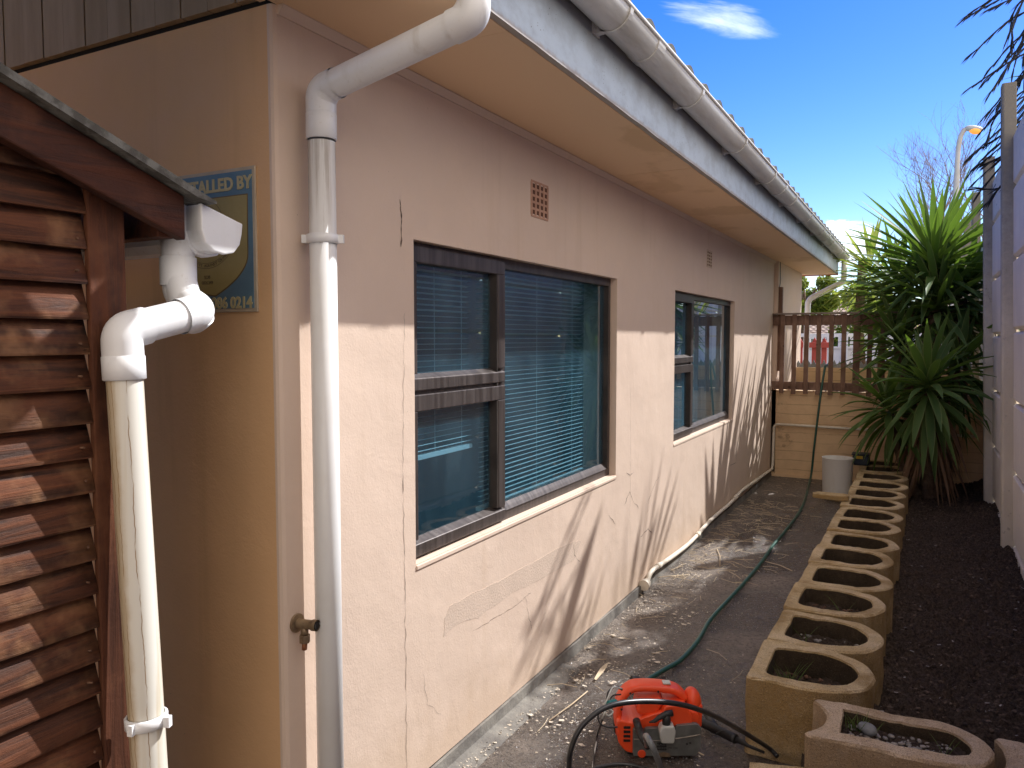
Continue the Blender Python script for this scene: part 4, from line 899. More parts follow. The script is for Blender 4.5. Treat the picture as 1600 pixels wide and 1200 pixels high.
# ============================================================ PLANTERS
def dshape(L, W, r0, n=14):
    """D outline: flat end at x=0, rounded end at x=L; centred on y"""
    pts = [(0, -W / 2 + r0), (r0 * 0.3, -W / 2 + r0 * 0.3), (r0, -W / 2)]; cx = L - W / 2 * 0.95
    for k in range(5): pts.append((r0 + (cx - r0) * (k + 1) / 6, -W / 2))
    for k in range(n + 1): a = -math.pi / 2 + math.pi * k / n; pts.append((cx + (L - cx) * math.cos(a), W / 2 * math.sin(a)))
    for k in range(5): pts.append((cx - (cx - r0) * (k + 1) / 6, W / 2))
    pts += [(r0, W / 2), (r0 * 0.3, W / 2 - r0 * 0.3), (0, W / 2 - r0)]
    return pts
def planter_mesh(L, W, H, wall, zin, seed, notch=0.0):
    m = MB(); O = dshape(L, W, 0.02); I = dshape(L - wall * 2, W - wall * 2, 0.03); I = [(x + wall, y) for x, y in I]
    if notch:   # concave flat end
        nO = []
        for x, y in O: nO.append((x, y))
        ar = [(notch * math.sin(math.pi * k / 8) ** 0.8, W / 2 - 0.02 - (W - 0.04) * k / 8) for k in range(1, 8)]
        O = nO + ar; iy = [(wall, (W - wall * 2) / 2 - 0.03 - (W - wall * 2 - 0.06) * k / 8) for k in range(1, 8)]; I = I + [(x + notch * 0.75, y) for x, y in iy]
        I = [(max(x, wall + notch * 0.75), y) for x, y in I]
    def shr(P, k):
        cx = sum(p[0] for p in P) / len(P); out = []
        for x, y in P: d = math.hypot(x - cx, y) or 1; out.append((x - (x - cx) / d * k, y - y / d * k))
        return out
    rings = [[(x, y, 0) for x, y in O], [(x, y, H * 0.5) for x, y in O], [(x, y, H - 0.008) for x, y in O], [(x, y, H) for x, y in shr(O, 0.007)], [(x, y, H) for x, y in shr(I, -0.004)], [(x, y, H - 0.007) for x, y in I], [(x, y, zin - 0.06) for x, y in I]]
    R_ = [[m.bm.verts.new(q) for q in r] for r in rings]; n = len(O)
    for k_, (a, b) in enumerate(zip(R_, R_[1:])):
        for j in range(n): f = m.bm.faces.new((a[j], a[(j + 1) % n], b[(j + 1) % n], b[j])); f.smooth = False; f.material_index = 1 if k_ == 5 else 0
    bmesh.ops.subdivide_edges(m.bm, edges=[e for e in m.bm.edges if e.calc_length() > 0.05], cuts=2, use_grid_fill=True)
    jit(m.bm, 0.006, 9, seed); jit(m.bm, 0.003, 40, seed)
    return m, I
def soil_fill(I, z, seed, stones=0):
    m = MB(); xs = [p[0] for p in I]; x0, x1 = min(xs) - 0.01, max(xs) + 0.005; ys = max(p[1] for p in I); nx, ny = 26, 20; V = {}
    for i in range(nx + 1):
        for j in range(ny + 1):
            x = x0 + (x1 - x0) * i / nx; y = -ys + 2 * ys * j / ny; q = Vector((x, y, seed))
            V[i, j] = m.bm.verts.new((x, y, z + 0.02 * mnoise.noise(q * 9) + 0.012 * mnoise.noise(q * 33) + 0.01 * mnoise.noise(q * 70)))
    cx = max(xs) - ys * 0.95
    def inside(v): x, y = v.co.x, v.co.y; return x < cx or ((x - cx) / (max(xs) - cx + 0.012)) ** 2 + (y / (ys + 0.008)) ** 2 < 1
    for i in range(nx):
        for j in range(ny):
            q = (V[i, j], V[i + 1, j], V[i + 1, j + 1], V[i, j + 1])
            if all(inside(v) for v in q): f = m.bm.faces.new(q); f.smooth = True
    return m
def pebbles(n, I, z, rnd, rmin=0.004, rmax=0.011):
    m = MB(); xs = [p[0] for p in I]; ys = max(p[1] for p in I)
    for _ in range(n):
        x = rnd.uniform(min(xs) + 0.02, max(xs) - 0.05); y = rnd.uniform(-ys + 0.02, ys - 0.02); r = rnd.uniform(rmin, rmax)
        T = Matrix.Translation((x, y, z + 0.004)) @ Matrix.Rotation(rnd.uniform(0, 6), 4, 'Z') @ Matrix.Rotation(rnd.uniform(-.6, .6), 4, 'X') @ Matrix.Diagonal((r * 1.6, r, r * 0.55, 1))
        bmesh.ops.create_icosphere(m.bm, subdivisions=1, radius=1, matrix=T)
    return m
def blades(n, cx, cy, spread, z, rnd, hmin=0.05, hmax=0.12):
    m = MB()
    for _ in range(n):
        a = rnd.uniform(0, 6.28); d = Vector((math.cos(a) * 0.5, math.sin(a) * 0.5, 1)); leaf(m, (cx + rnd.gauss(0, spread), cy + rnd.gauss(0, spread * 0.6), z), d, rnd.uniform(hmin, hmax), 0.0035, rnd.uniform(0.2, 1.2), 5, 0.2, rnd.uniform(-1, 1), taper=0.3)
    return m
PL = []
ycs = [2.92 + 0.425 * k for k in range(14)]
seen = ['with grass sprigs, nearest the pressure washer', 'with bare dark soil, second from the washer end', 'with one bright grass blade standing in its soil', 'with empty deep hollow, fourth from the washer end', 'fifth from the washer end of the row', 'sixth from the washer end of the row', 'seventh from the washer end of the row', 'eighth in the row, before the flat loose stone', 'with the flat loose stone lying on it', 'tenth in the row, just behind the flat loose stone', 'eleventh in the row, beside the white bucket', 'twelfth in the row, under the yucca leaf tips', 'thirteenth in the row, mostly hidden under yucca leaves', 'last in the row, against the end wall']
for k, y in enumerate(ycs):
    if y > 8.7: break
    rnd = random.Random(50 + k); hs_ = rnd.uniform(-0.006, 0.006)
    t = thing('planter_block', 'ochre concrete D shaped planter ' + seen[k], 'planter', (-0.556 + 0.004 * k + rnd.uniform(-0.006, 0.006), y + 0.2, 0), R(rnd.uniform(-1.5, 1.5)), 'row of concrete planter blocks beside the path')
    zin = (0.20, 0.215, 0.225)[k] if k in (0, 1, 2) else 0.17 - 0.03 * (k % 3)
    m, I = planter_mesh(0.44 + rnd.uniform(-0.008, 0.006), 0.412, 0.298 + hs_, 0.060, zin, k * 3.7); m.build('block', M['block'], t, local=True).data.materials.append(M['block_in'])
    soil_fill(I, zin, k * 2.3).build('soil', M['soil'], t, local=True)
    if k < 8: tag(pebbles(46, I, zin, rnd).build('soil_crumbs', M['pebble'] if k % 2 else M['chip'], t, local=True, smooth=True), kind='stuff')
    if k == 0: tag(blades(26, 0.12, -0.02, 0.03, zin, rnd, 0.07, 0.15).build('grass', M['grassblade'], t, local=True), kind='stuff')
    if k == 1: blades(3, 0.14, -0.01, 0.02, zin, rnd, 0.12, 0.18).build('weed', M['grassblade'], t, local=True)
    if k == 2: blades(4, 0.25, -0.05, 0.006, zin, rnd, 0.10, 0.17).build('weed', M['grassblade'], t, local=True)
# front angled planter
rnd = random.Random(9)
t = thing('planter_block', 'pinkish concrete planter at the bottom right corner with grey stone and pebbles inside', 'planter', (-0.305, 2.705, 0), R(1.5), 'angled planter blocks in front of the soil bed')
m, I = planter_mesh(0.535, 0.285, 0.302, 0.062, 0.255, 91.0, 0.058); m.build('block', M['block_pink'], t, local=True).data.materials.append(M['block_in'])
soil_fill(I, 0.262, 33).build('soil', M['soil'], t, local=True)
tag(pebbles(120, I, 0.262, rnd, 0.003, 0.009).build('pebbles', M['pebble'], t, local=True, smooth=True), kind='stuff')
tag(blades(34, 0.15, 0.03, 0.018, 0.262, rnd, 0.04, 0.10).build('grass', M['grassblade'], t, local=True), kind='stuff')
blades(3, 0.41, -0.01, 0.008, 0.262, rnd, 0.06, 0.09).build('weed', M['grassblade'], t, local=True)
m = MB(); bmesh.ops.create_icosphere(m.bm, subdivisions=3, radius=1, matrix=Matrix.Translation((-0.125, 2.735, 0.283)) @ Matrix.Rotation(0.8, 4, 'Z') @ Matrix.Diagonal((0.024, 0.036, 0.017, 1))); jit(m.bm, 0.005, 25)
tag(m.build('stone', M['greystone'], smooth=True), 'smooth grey stone lying in the front pinkish planter', 'stone')
t = thing('planter_block', 'pinkish planter cut off by the right edge of the picture', 'planter', (0.232, 2.70, 0), R(-4), 'angled planter blocks in front of the soil bed')
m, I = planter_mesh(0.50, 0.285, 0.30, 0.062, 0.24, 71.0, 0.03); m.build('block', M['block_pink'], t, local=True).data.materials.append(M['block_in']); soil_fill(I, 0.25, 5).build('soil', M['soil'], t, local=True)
# block under the near corner
t = thing('concrete_block', 'mossy low concrete block at the foot of the nearest ochre planter', 'block', (-0.43, 2.72, 0), R(14))
m = MB(); m.box(-0.07, 0.16, -0.16, 0.05, 0, 0.06); bmesh.ops.subdivide_edges(m.bm, edges=m.bm.edges[:], cuts=4, use_grid_fill=True); jit(m.bm, 0.008, 12); m.build('block', M['block'], t, local=True)
# flat stone
fs = onZ(1287, 778, 0.31)
m = MB(); ring_ = [(-0.13, -0.045), (-0.05, -0.065), (0.07, -0.06), (0.13, -0.05), (0.135, 0.0), (0.09, 0.05), (0.0, 0.06), (-0.11, 0.05), (-0.14, 0.0)]
m.prism([(a + fs.x + 0.055, b + fs.y + 0.03) for a, b in ring_], 2, 0.306, 0.345); jit(m.bm, 0.008, 12); tag(m.build('flat_stone', M['block'], None, 0.006), 'flat pale broken slab lying across the planter row', 'stone')

# soil clods on bed
m = MB(); rnd = random.Random(77)
for _ in range(5200):
    x = rnd.uniform(-0.12, 0.6); y = 2.6 + 6.2 * rnd.random() ** 1.6; r = rnd.choice((0.003, 0.004, 0.005, 0.007, 0.011)) * rnd.uniform(0.6, 1.1); q = Vector((x, y, 0))
    h = 0.055 + 0.035 * mnoise.noise(q * 2.2) + 0.035 * mnoise.noise(q * 7) + 0.028 * mnoise.noise(q * 19) + 0.05 * max(0, (x - 0.25) / 0.4)
    bmesh.ops.create_icosphere(m.bm, subdivisions=1, radius=1, matrix=Matrix.Translation((x, y, h + r * 0.3)) @ Matrix.Rotation(rnd.uniform(0, 6), 4, 'Z') @ Matrix.Diagonal((r * rnd.uniform(0.8, 1.5), r, r * rnd.uniform(0.5, 1), 1)))
jit(m.bm, 0.003, 90); tag(m.build('soil_clods', M['clod'], smooth=False), kind='stuff')
m = MB()
for _ in range(170):
    x = rnd.uniform(-0.12, 0.6); y = 2.6 + 5.5 * rnd.random() ** 1.5; q = Vector((x, y, 0)); h = 0.075 + 0.035 * mnoise.noise(q * 2.2) + 0.035 * mnoise.noise(q * 7) + 0.028 * mnoise.noise(q * 19) + 0.05 * max(0, (x - 0.25) / 0.4)
    a = rnd.uniform(0, 6.3); r = rnd.uniform(0.003, 0.010); u = Vector((math.cos(a), math.sin(a), rnd.uniform(-.3, .3))) * r; v = Vector((-math.sin(a), math.cos(a), rnd.uniform(-.4, .4))) * r * 0.4; c = Vector((x, y, h))
    m.quad(c - u - v, c + u - v * 0.6, c + u * 0.8 + v, c - u + v)
tag(m.build('wood_chips', M['pebble'], keepnormals=True), kind='stuff')

# ============================================================ YUCCA
def rosette(cx, cy, cz, n, lmin, lmax, wd, rnd, tilt=(0, 0), lowest=-0.75, droop=0.5, up=1.0, axis_len=0.22):
    m = MB(); ax = Vector((tilt[0], tilt[1], 1)).normalized(); q = ax.to_track_quat('Z', 'Y')
    for i in range(n):
        t = (i + 0.5) / n; el = math.asin(max(-1, min(1, up - (up - lowest) * t ** 0.9))); az = i * 2.39996 + rnd.uniform(-0.25, 0.25)
        d = q @ Vector((math.cos(az) * math.cos(el), math.sin(az) * math.cos(el), math.sin(el)))
        b = Vector((cx, cy, cz)) + ax * axis_len * (0.5 - t) + d * 0.02
        L_ = rnd.uniform(lmin, lmax) * (0.72 + 0.28 * math.sin(min(1, 0.25 + t * 1.3) * math.pi / 1.4))
        leaf(m, b, d, L_, wd * rnd.uniform(0.8, 1.15), droop * rnd.uniform(0.4, 1.3) * (0.35 + t), 8, 0.35, rnd.uniform(-0.35, 0.35))
    return m
yuc = thing('yucca', 'large many headed yucca with dense green sword leaves beside the white fence', 'yucca', (0.12, 8.25, 0.05))
rnd = random.Random(21)
heads = [  # x, y, z, n, lmin, lmax, tiltx, tilty, lowest, droop
    (0.08, 8.95, 2.27, 130, 0.80, 1.08, 0.0, -0.05, -0.45, 0.32),
    (0.12, 8.85, 1.84, 90, 0.76, 1.02, 0.05, -0.15, -0.55, 0.35),
    (-0.22, 9.5, 2.05, 95, 0.65, 0.92, -0.25, 0.0, -0.6, 0.3),
    (-0.20, 8.8, 1.45, 70, 0.5, 0.72, -0.4, -0.2, -0.8, 0.5),
    (0.05, 8.0, 1.08, 84, 0.55, 0.80, 0.0, -0.2, -0.95, 1.1),
    (-0.26, 8.2, 0.84, 64, 0.45, 0.65, -0.4, -0.2, -0.95, 1.2),
    (0.30, 8.45, 1.25, 64, 0.55, 0.8, 0.3, 0.1, -0.9, 0.9),
    (0.34, 8.95, 1.95, 60, 0.55, 0.8, 0.3, 0.1, -0.7, 0.5),
]
for h in heads:
    rosette(h[0], h[1], h[2], h[3], h[4], h[5], 0.072, rnd, (h[6], h[7]), h[8], h[9]).build('leaf_crown', M['yucca'], yuc, keepnormals=True)
for h in heads:
    m = MB(); b = Vector((0.12 + (h[0] - 0.12) * 0.25, 8.25 + (h[1] - 8.25) * 0.25, 0.0)); e = Vector(h[:3])
    p = crom([b, b * 0.6 + e * 0.4 + Vector((0, 0, -0.1)), e], 5); m.tube(p, [0.07 - 0.03 * i / len(p) for i in range(len(p))], 10); jit(m.bm, 0.012, 14); m.build('trunk', M['bark'], yuc)
m = MB()
for i in range(95):
    a = rnd.uniform(0, 6.28); r = rnd.uniform(0.03, 0.12); leaf(m, (0.08 + r * math.cos(a), 8.1 + r * math.sin(a), rnd.uniform(0.45, 0.95)), (math.cos(a) * 0.45, math.sin(a) * 0.45, -0.8), rnd.uniform(0.35, 0.7), 0.026, 0.7, 6, 0.2, rnd.uniform(-1.2, 1.2))
m.build('dead_leaf_skirt', M['dryleaf'], yuc, keepnormals=True)
yp = thing('pale_yucca', 'paler yellow green yucca head rising behind the large yucca on its left', 'yucca', (-0.75, 11.0, 0.9))
rosette(-0.62, 11.0, 2.38, 60, 0.65, 0.85, 0.055, rnd, (-0.15, 0), -0.6, 0.5).build('leaf_crown', M['yucca_pale'], yp, keepnormals=True)
m = MB(); m.tube([(-0.70, 11.0, 0.9), (-0.74, 11.0, 1.8), (-0.72, 11.0, 2.6)], [0.08, 0.06, 0.05], 10); jit(m.bm, 0.01, 14); m.build('trunk', M['bark'], yp)
# small fan plant behind railing
fp = thing('small_palm', 'small bright fan leaved palm just behind the railing beside the yucca', 'palm', (-0.42, 9.7, 0.9))
rosette(-0.42, 9.7, 1.52, 60, 0.28, 0.42, 0.018, rnd, (0, -0.2), -0.4, 0.4, axis_len=0.06).build('leaf_crown', M['leafgreen'], fp, keepnormals=True)
m = MB(); m.tube([(-0.42, 9.7, 0.9), (-0.42, 9.7, 1.5)], 0.03, 8); m.build('trunk', M['bark'], fp)

# tall palm behind the fence with hanging dead leaves
pm = thing('tall_palm', 'tall palm beyond the fence with dark ragged hanging leaves at the top right', 'palm', (1.05, 7.9, 0))
m = MB(); m.tube([(1.08, 7.95, 0), (1.10, 7.9, 2.0), (1.05, 7.9, 4.2)], [0.16, 0.13, 0.12], 14); jit(m.bm, 0.015, 9); m.build('trunk', M['bark'], pm)
m = MB()
for (t_, b_, wd_, X_) in (((941, 785), (866, 1045), 0.13, 1.05), ((950, 868), (912, 1015), 0.025, 1.2), ((935, 880), (900, 1030), 0.03, 1.3), ((980, 790), (975, 925), 0.05, 1.1), ((1012, 733), (990, 915), 0.035, 1.25), ((1021, 705), (999, 905), 0.04, 1.0), ((1037, 694), (1006, 895), 0.05, 1.15), ((1050, 722), (1014, 890), 0.045, 1.3), ((1061, 730), (1020, 885), 0.045, 1.05), ((1061, 768), (1028, 880), 0.04, 1.2), ((968, 860), (960, 950), 0.04, 1.3), ((1004, 800), (985, 920), 0.08, 1.1), ((1030, 790), (1000, 905), 0.07, 1.2)):
    P1, P2 = onX(t_[0], t_[1], WX), onX(b_[0], b_[1], WX); ty, tz, by, bz = P1.y, P1.z, P2.y, P2.z
    k_ = (X_ - WX) / SUNV.x; tp_ = Vector((WX, ty, tz)) + SUNV * k_; bp_ = Vector((WX, by, bz)) + SUNV * k_; c_ = Vector((1.1, 7.95 + (by - 4.4) * 0.5, 3.75)); bp_ = bp_ + (bp_ - tp_) * 0.12
    leaf(m, bp_, tp_ - bp_, (tp_ - bp_).length, wd_, 0.05, 7, 0.3, 1.3)
    m.tube([c_, (c_ + bp_) / 2 - Vector((0, 0, 0.15)), bp_], 0.012, 5)
for i in range(30):
    a = i * 2.4; leaf(m, (1.25, 8.1, 3.7), (math.cos(a) * 0.8 + 0.5, math.sin(a), 0.15), rnd.uniform(0.5, 0.8), 0.05, 0.6, 7, 0.3, rnd.uniform(-.4, .4))
m.build('leaf_crown', M['yucca'], pm, keepnormals=True)
def ragged(m, path, rnd):
    """hanging frond: rachis with short leaflets hugging it"""
    p = crom(path, 7); m2 = len(p)
    for i in range(m2 - 1):
        d = (p[i + 1] - p[i]).normalized(); L_ = rnd.uniform(0.06, 0.14)
        for s in range(3):
            dd_ = (d + Vector((rnd.uniform(-.16, .16), rnd.uniform(-.16, .16), rnd.uniform(-.2, .1)))).normalized(); leaf(m, p[i], dd_, L_, 0.014, 0.3, 3, 0.2, rnd.uniform(-1, 1))
    m.tube(p, [0.0085 * (1 - 0.7 * i / m2) for i in range(m2)], 5)
def wtop(px, py, Y=7.6): return onY(px, py, Y)
hang = [((1640, -40), (1560, 0), (1508, 28)), ((1650, 0), (1580, 30), (1518, 85)), ((1650, 20), (1590, 60), (1538, 118)), ((1650, 40), (1590, 85), (1545, 148)), ((1650, 60), (1580, 95), (1516, 137)),
        ((1640, 90), (1590, 125), (1532, 190)), ((1650, 110), (1575, 160), (1530, 210)), ((1640, 130), (1575, 190), (1516, 245)), ((1640, 150), (1580, 200), (1527, 235)), ((1640, 170), (1570, 225), (1520, 265)),
        ((1640, 190), (1580, 235), (1535, 258)), ((1630, -60), (1590, -10), (1555, 10)), ((1640, 210), (1575, 250), (1530, 300)), ((1650, 230), (1570, 290), (1522, 295)), ((1640, 0), (1600, 60), (1560, 130)), ((1640, 40), (1610, 100), (1565, 160)),
        ((1640, 0), (1605, 40), (1570, 95)), ((1640, 60), (1600, 110), (1550, 175)), ((1650, -50), (1600, 0), (1575, 60)), ((1640, 240), (1580, 275), (1540, 320)), ((1655, -10), (1610, 30), (1580, 120)), ((1650, 30), (1615, 80), (1590, 140))]
m = MB()
for q in hang + [tuple((a + rnd.uniform(-16, 16), b + rnd.uniform(-18, 18)) for a, b in q) for q in hang[::3]]:
    Y = rnd.uniform(6.42, 6.75); ragged(m, [wtop(*p_, Y) for p_ in q], rnd)
for i in range(26):
    a = rnd.uniform(2.2, 4.2); leaf(m, (1.0 + 0.1 * math.cos(a), 7.85 + 0.1 * math.sin(a), rnd.uniform(3.4, 3.9)), (math.cos(a), math.sin(a) * .6, -0.9), rnd.uniform(0.5, 0.9), 0.02, 0.9, 7, 0.2, rnd.uniform(-1, 1))
m.build('hanging_leaves', M['palmdark'], pm, keepnormals=True)

# ============================================================ BEYOND
def tree(name, label, cx, cy, cz, rx, rz_, n, lf, mat, base=0.9, clumps=14, seed=1):
    t = thing(name, label, 'tree', (cx, cy, base)); rnd = random.Random(seed)
    m = MB(); m.tube([(cx, cy, base), (cx + 0.05, cy, cz - rz_ * 0.3), (cx, cy, cz + rz_ * 0.3)], [rx * 0.10, rx * 0.07, rx * 0.03], 8)
    cl = []
    for i in range(clumps):
        v = Vector((rnd.gauss(0, 1), rnd.gauss(0, 1), rnd.gauss(0, 1))).normalized() * rnd.uniform(0.35, 0.9); c = Vector((cx + v.x * rx, cy + v.y * rx, cz + v.z * rz_)); cl.append((c, rnd.uniform(0.25, 0.42) * rx))
        m.tube([(cx, cy, cz - rz_ * 0.4), (Vector((cx, cy, cz)) + c) / 2, c], [rx * 0.05, rx * 0.03, rx * 0.01], 6)
    m.build('trunk', M['bark'], t)
    m = MB()
    for i in range(n):
        c, r = rnd.choice(cl); v = Vector((rnd.gauss(0, 1), rnd.gauss(0, 1), rnd.gauss(0, 0.8))); v = v.normalized() * r * rnd.random() ** 0.4; p = c + v
        a = Vector((rnd.uniform(-1, 1), rnd.uniform(-1, 1), rnd.uniform(-1, 1))).normalized(); b = a.cross(Vector((rnd.uniform(-1, 1), rnd.uniform(-1, 1), 1))).normalized(); s = lf * rnd.uniform(0.6, 1.3)
        m.quad(p - a * s, p + b * s * 0.45, p + a * s, p - b * s * 0.45)
    m.build('crown', mat, t, keepnormals=True)
    return t
T1 = onY(1262, 455, 20)
tree('leafy_tree', 'bright yellow green leafy tree behind the far corner downpipe', T1.x - 0.1, 20, T1.z - 0.15, 0.85, 1.0, 5200, 0.075, M['leafgreen'], 0.9, 16, 3)
T2 = onY(1250, 520, 19); tree('garden_shrub', 'dense shrub seen low between the first railing slats', T2.x - 0.1, 19, T2.z - 0.1, 0.5, 0.7, 1800, 0.06, M['leafdark'], 0.9, 10, 4)
T3 = onY(1302, 463, 60); tree('pine_tree', 'distant dark umbrella tree standing behind the tiled roof', T3.x, 60, T3.z - 0.6, 1.5, 1.0, 2600, 0.16, M['leafdark'], 0.9, 12, 5)
T4 = onY(1355, 480, 30); tree('garden_tree', 'mid green tree behind the yucca above the tiled roof', T4.x + 0.3, 30, T4.z - 0.7, 1.7, 1.9, 5200, 0.11, M['leafgreen'], 0.9, 18, 6)
T5 = onY(1500, 470, 34); tree('hedge_tree', 'dark leafy tree low behind the bare tree', T5.x - 0.3, 34, T5.z - 1.5, 2.6, 2.0, 5000, 0.14, M['leafdark'], 0.9, 18, 8)
# bare tree
bt_ = thing('bare_tree', 'leafless pale twiggy tree behind the street lamp', 'tree', (1.0, 28, 0.9)); m = MB(); rnd = random.Random(12)
def branch(p, d, L_, r, lev):
    q = [p]; dd_ = d.copy()
    for i in range(3): dd_ = (dd_ + Vector((rnd.uniform(-.18, .18), rnd.uniform(-.18, .18), rnd.uniform(-.05, .15)))).normalized(); q.append(q[-1] + dd_ * L_ / 3)
    m.tube(q, [r, r * .85, r * .7, r * .55], 5 if lev > 1 else 3, False)
    if lev <= 0: return
    for k in range(4 if lev > 1 else 4):
        i = rnd.choice((1, 2, 3, 3)); nd = (dd_ + Vector((rnd.uniform(-1, 1), rnd.uniform(-1, 1), rnd.uniform(-.2, .7))) * 0.85).normalized(); branch(q[i], nd, L_ * rnd.uniform(0.6, 0.8), r * 0.52, lev - 1)
for px in (1478, 1508):
    b = onY(px, 520, 28); branch(Vector((b.x, 28, 0.9)), Vector((0, 0, 1)), 2.7, 0.08, 5)
m.build('branches', M['twig'], bt_, keepnormals=True)
# street lamp
lp = onY(1497, 380, 25); ltop = onY(1500, 205, 25)
lamp = thing('street_lamp', 'tall pale street lamp with curved neck and amber head', 'street lamp', (lp.x, 25, 0.9))
m = MB(); hx = ltop.x; m.tube(crom([(hx - 0.06, 25, 0.9), (hx - 0.05, 25, 4), (hx - 0.04, 25, ltop.z - 1.0), (hx - 0.01, 25, ltop.z - 0.30), (hx + 0.09, 25, ltop.z + 0.0), (hx + 0.26, 25, ltop.z + 0.08)], 6), [0.075] * 12 + [0.062] * 19, 12); m.build('pole', M['lamppost'], lamp)
m = MB(); hp = Vector((hx + 0.33, 25, ltop.z + 0.02)); bmesh.ops.create_uvsphere(m.bm, u_segments=16, v_segments=10, radius=1, matrix=Matrix.Translation(hp) @ Matrix.Rotation(R(15), 4, 'Y') @ Matrix.Diagonal((0.24, 0.14, 0.09, 1))); m.build('lamp_head', M['lamppost'], lamp, smooth=True)
m = MB(); bmesh.ops.create_uvsphere(m.bm, u_segments=16, v_segments=10, radius=1, matrix=Matrix.Translation(hp + Vector((0.03, -0.02, -0.06))) @ Matrix.Rotation(R(15), 4, 'Y') @ Matrix.Diagonal((0.15, 0.13, 0.09, 1))); m.build('lens', M['amber'], lamp, smooth=True)
# white wall far
ww = thing('white_wall', 'white precast garden wall with arched slots along its top, seen through the railing', 'wall', (-1.5, 17, 0.9))
xa = onY(1240, 540, 17).x; zt_ = onY(1290, 521, 17).z; zm = onY(1290, 543, 17).z
m = MB(); m.box(xa - 2, 3, 17, 17.06, 0.9, zm); m.box(xa - 2, 3, 16.97, 17.09, zm - 0.02, zm + 0.02); m.build('lower_panel', M['fwhite'], ww)
m = MB(); x = xa - 2
while x < 3:
    m.box(x, x + 0.13, 17.0, 17.06, zm + 0.02, zt_ - 0.07)
    m.prism([(x + 0.13, zt_ - 0.07), (x + 0.13, zt_ - 0.10), (x + 0.15, zt_ - 0.08), (x + 0.175, zt_ - 0.07)], 1, 17.0, 17.06)
    x += 0.22
m.box(xa - 2, 3, 17.0, 17.06, zt_ - 0.07, zt_); m.build('slotted_panel', M['fwhite'], ww)
x = xa - 2
while x < 3: m = MB(); m.box(x - 0.05, x + 0.05, 16.93, 16.999, 0.9, zt_ + 0.03); m.build('post', M['fwhite'], ww); x += 1.5
# red gate frame
rg = thing('red_gate', 'red painted gate frame with short pointed tops in front of the white wall', 'gate', (-1.9, 15, 0.9))
a = onY(1240, 539, 15); b = onY(1300, 539, 15)
m = MB(); m.box(a.x, b.x, 15, 15.05, a.z - 0.05, a.z + 0.05); m.build('rail', M['redpaint'], rg, 0.005)
for px in (1249, 1272, 1287):
    c = onY(px, 540, 15); m = MB(); m.prism([(c.x - 0.045, 0.9), (c.x - 0.045, a.z + 0.05), (c.x, a.z + 0.14), (c.x + 0.045, a.z + 0.05), (c.x + 0.045, 0.9)], 1, 15.06, 15.12); m.build('gate_post', M['redpaint'], rg)
# neighbour's house
nh = thing('neighbour_house', 'low cream house with pinkish brown tiled roof beyond the yard', 'house', (-3, 32, 0.9))
r0 = onY(1262, 530, 30); r1 = onY(1300, 472, 36)
m = MB(); n = 16; xl, xr = -4.3, 2.5
ez, rz1 = r0.z + 0.15, onY(1300, 474, 33).z
for i in range(n):
    t0, t1 = i / n, (i + 1) / n; y0, y1 = 30 + 3 * t0, 30 + 3 * t1; za, zb = ez + (rz1 - ez) * t0 + 0.03, ez + (rz1 - ez) * t1
    x0 = xl + 1.5 * t0; 
    k = 60
    row0 = [m.bm.verts.new((x0 + (xr - x0) * j / k, y0, za + 0.03 * (j % 2))) for j in range(k + 1)]; row1 = [m.bm.verts.new((x0 + 0.09 + (xr - x0 - 0.09) * j / k, y1, zb + 0.03 * (j % 2))) for j in range(k + 1)]
    low = [m.bm.verts.new((x0 + (xr - x0) * j / k, y0, za - 0.04)) for j in range(k + 1)]
    for j in range(k): m.bm.faces.new((row0[j], row0[j + 1], row1[j + 1], row1[j])); m.bm.faces.new((low[j], low[j + 1], row0[j + 1], row0[j]))
m.build('roof', M['nbrtile'], nh, keepnormals=True)
m = MB(); m.box(xl + 0.5, xr, 30.5, 35, 0.9, ez - 0.02); m.build('wall', M['nbrwall'], nh)
m = MB(); m.prism([(30.2, ez - 0.02), (33, rz1 - 0.02), (35.8, ez - 0.02)], 0, xl + 1.6, xr); m.build('roof_frame', M['nbrtile'], nh)
m = MB(); m.box(xl + 0.1, xr, 29.95, 30.0, ez - 0.14, ez + 0.02); m.build('fascia', M['fwhite'], nh)
m = MB(); m.box(-3.3, -2.4, 30.46, 30.5, 1.1, 1.7); m.build('window', M['frame_dark'], nh)

# ============================================================ BUCKET, container
bk = Vector((-0.70, 8.06, 0))
t = thing('bucket', 'chalky white open bucket standing on a paver beside the planter row', 'bucket', bk)
m = MB(); m.lathe([(0.01, 0.03), (0.128, 0.03), (0.132, 0.045), (0.142, 0.405), (0.146, 0.41), (0.137, 0.412), (0.128, 0.06), (0.01, 0.055)], bk, 40); m.build('shell', M['bucket'], t)
m = MB(); m.lathe([(0.01, 0.0), (0.125, 0.0), (0.13, 0.03), (0.01, 0.03)], bk + Vector((0.02, -0.01, 0)), 20); jit(m.bm, 0.006, 20); m.build('foot_ring', M['block'], t)
nb = atd(1337, 716, 7.75); t = thing('plastic_crate', 'small dark blue plastic container with yellow catches behind the bucket', 'container', (nb.x + 0.02, nb.y, 0.3))
m = MB(); c = Vector((nb.x + 0.02, nb.y, 0.30)); m.box(c.x - 0.05, c.x + 0.11, c.y - 0.07, c.y + 0.07, c.z, c.z + 0.10); m.build('body', M['navy'], t, 0.02)
m = MB(); m.box(c.x - 0.055, c.x + 0.115, c.y - 0.075, c.y + 0.075, c.z + 0.101, c.z + 0.12); m.build('lid', M['navy'], t, 0.008)
m = MB(); m.box(c.x - 0.01, c.x + 0.05, c.y - 0.085, c.y - 0.0755, c.z + 0.07, c.z + 0.10); m.build('catch', M['yellow'], t, 0.004)

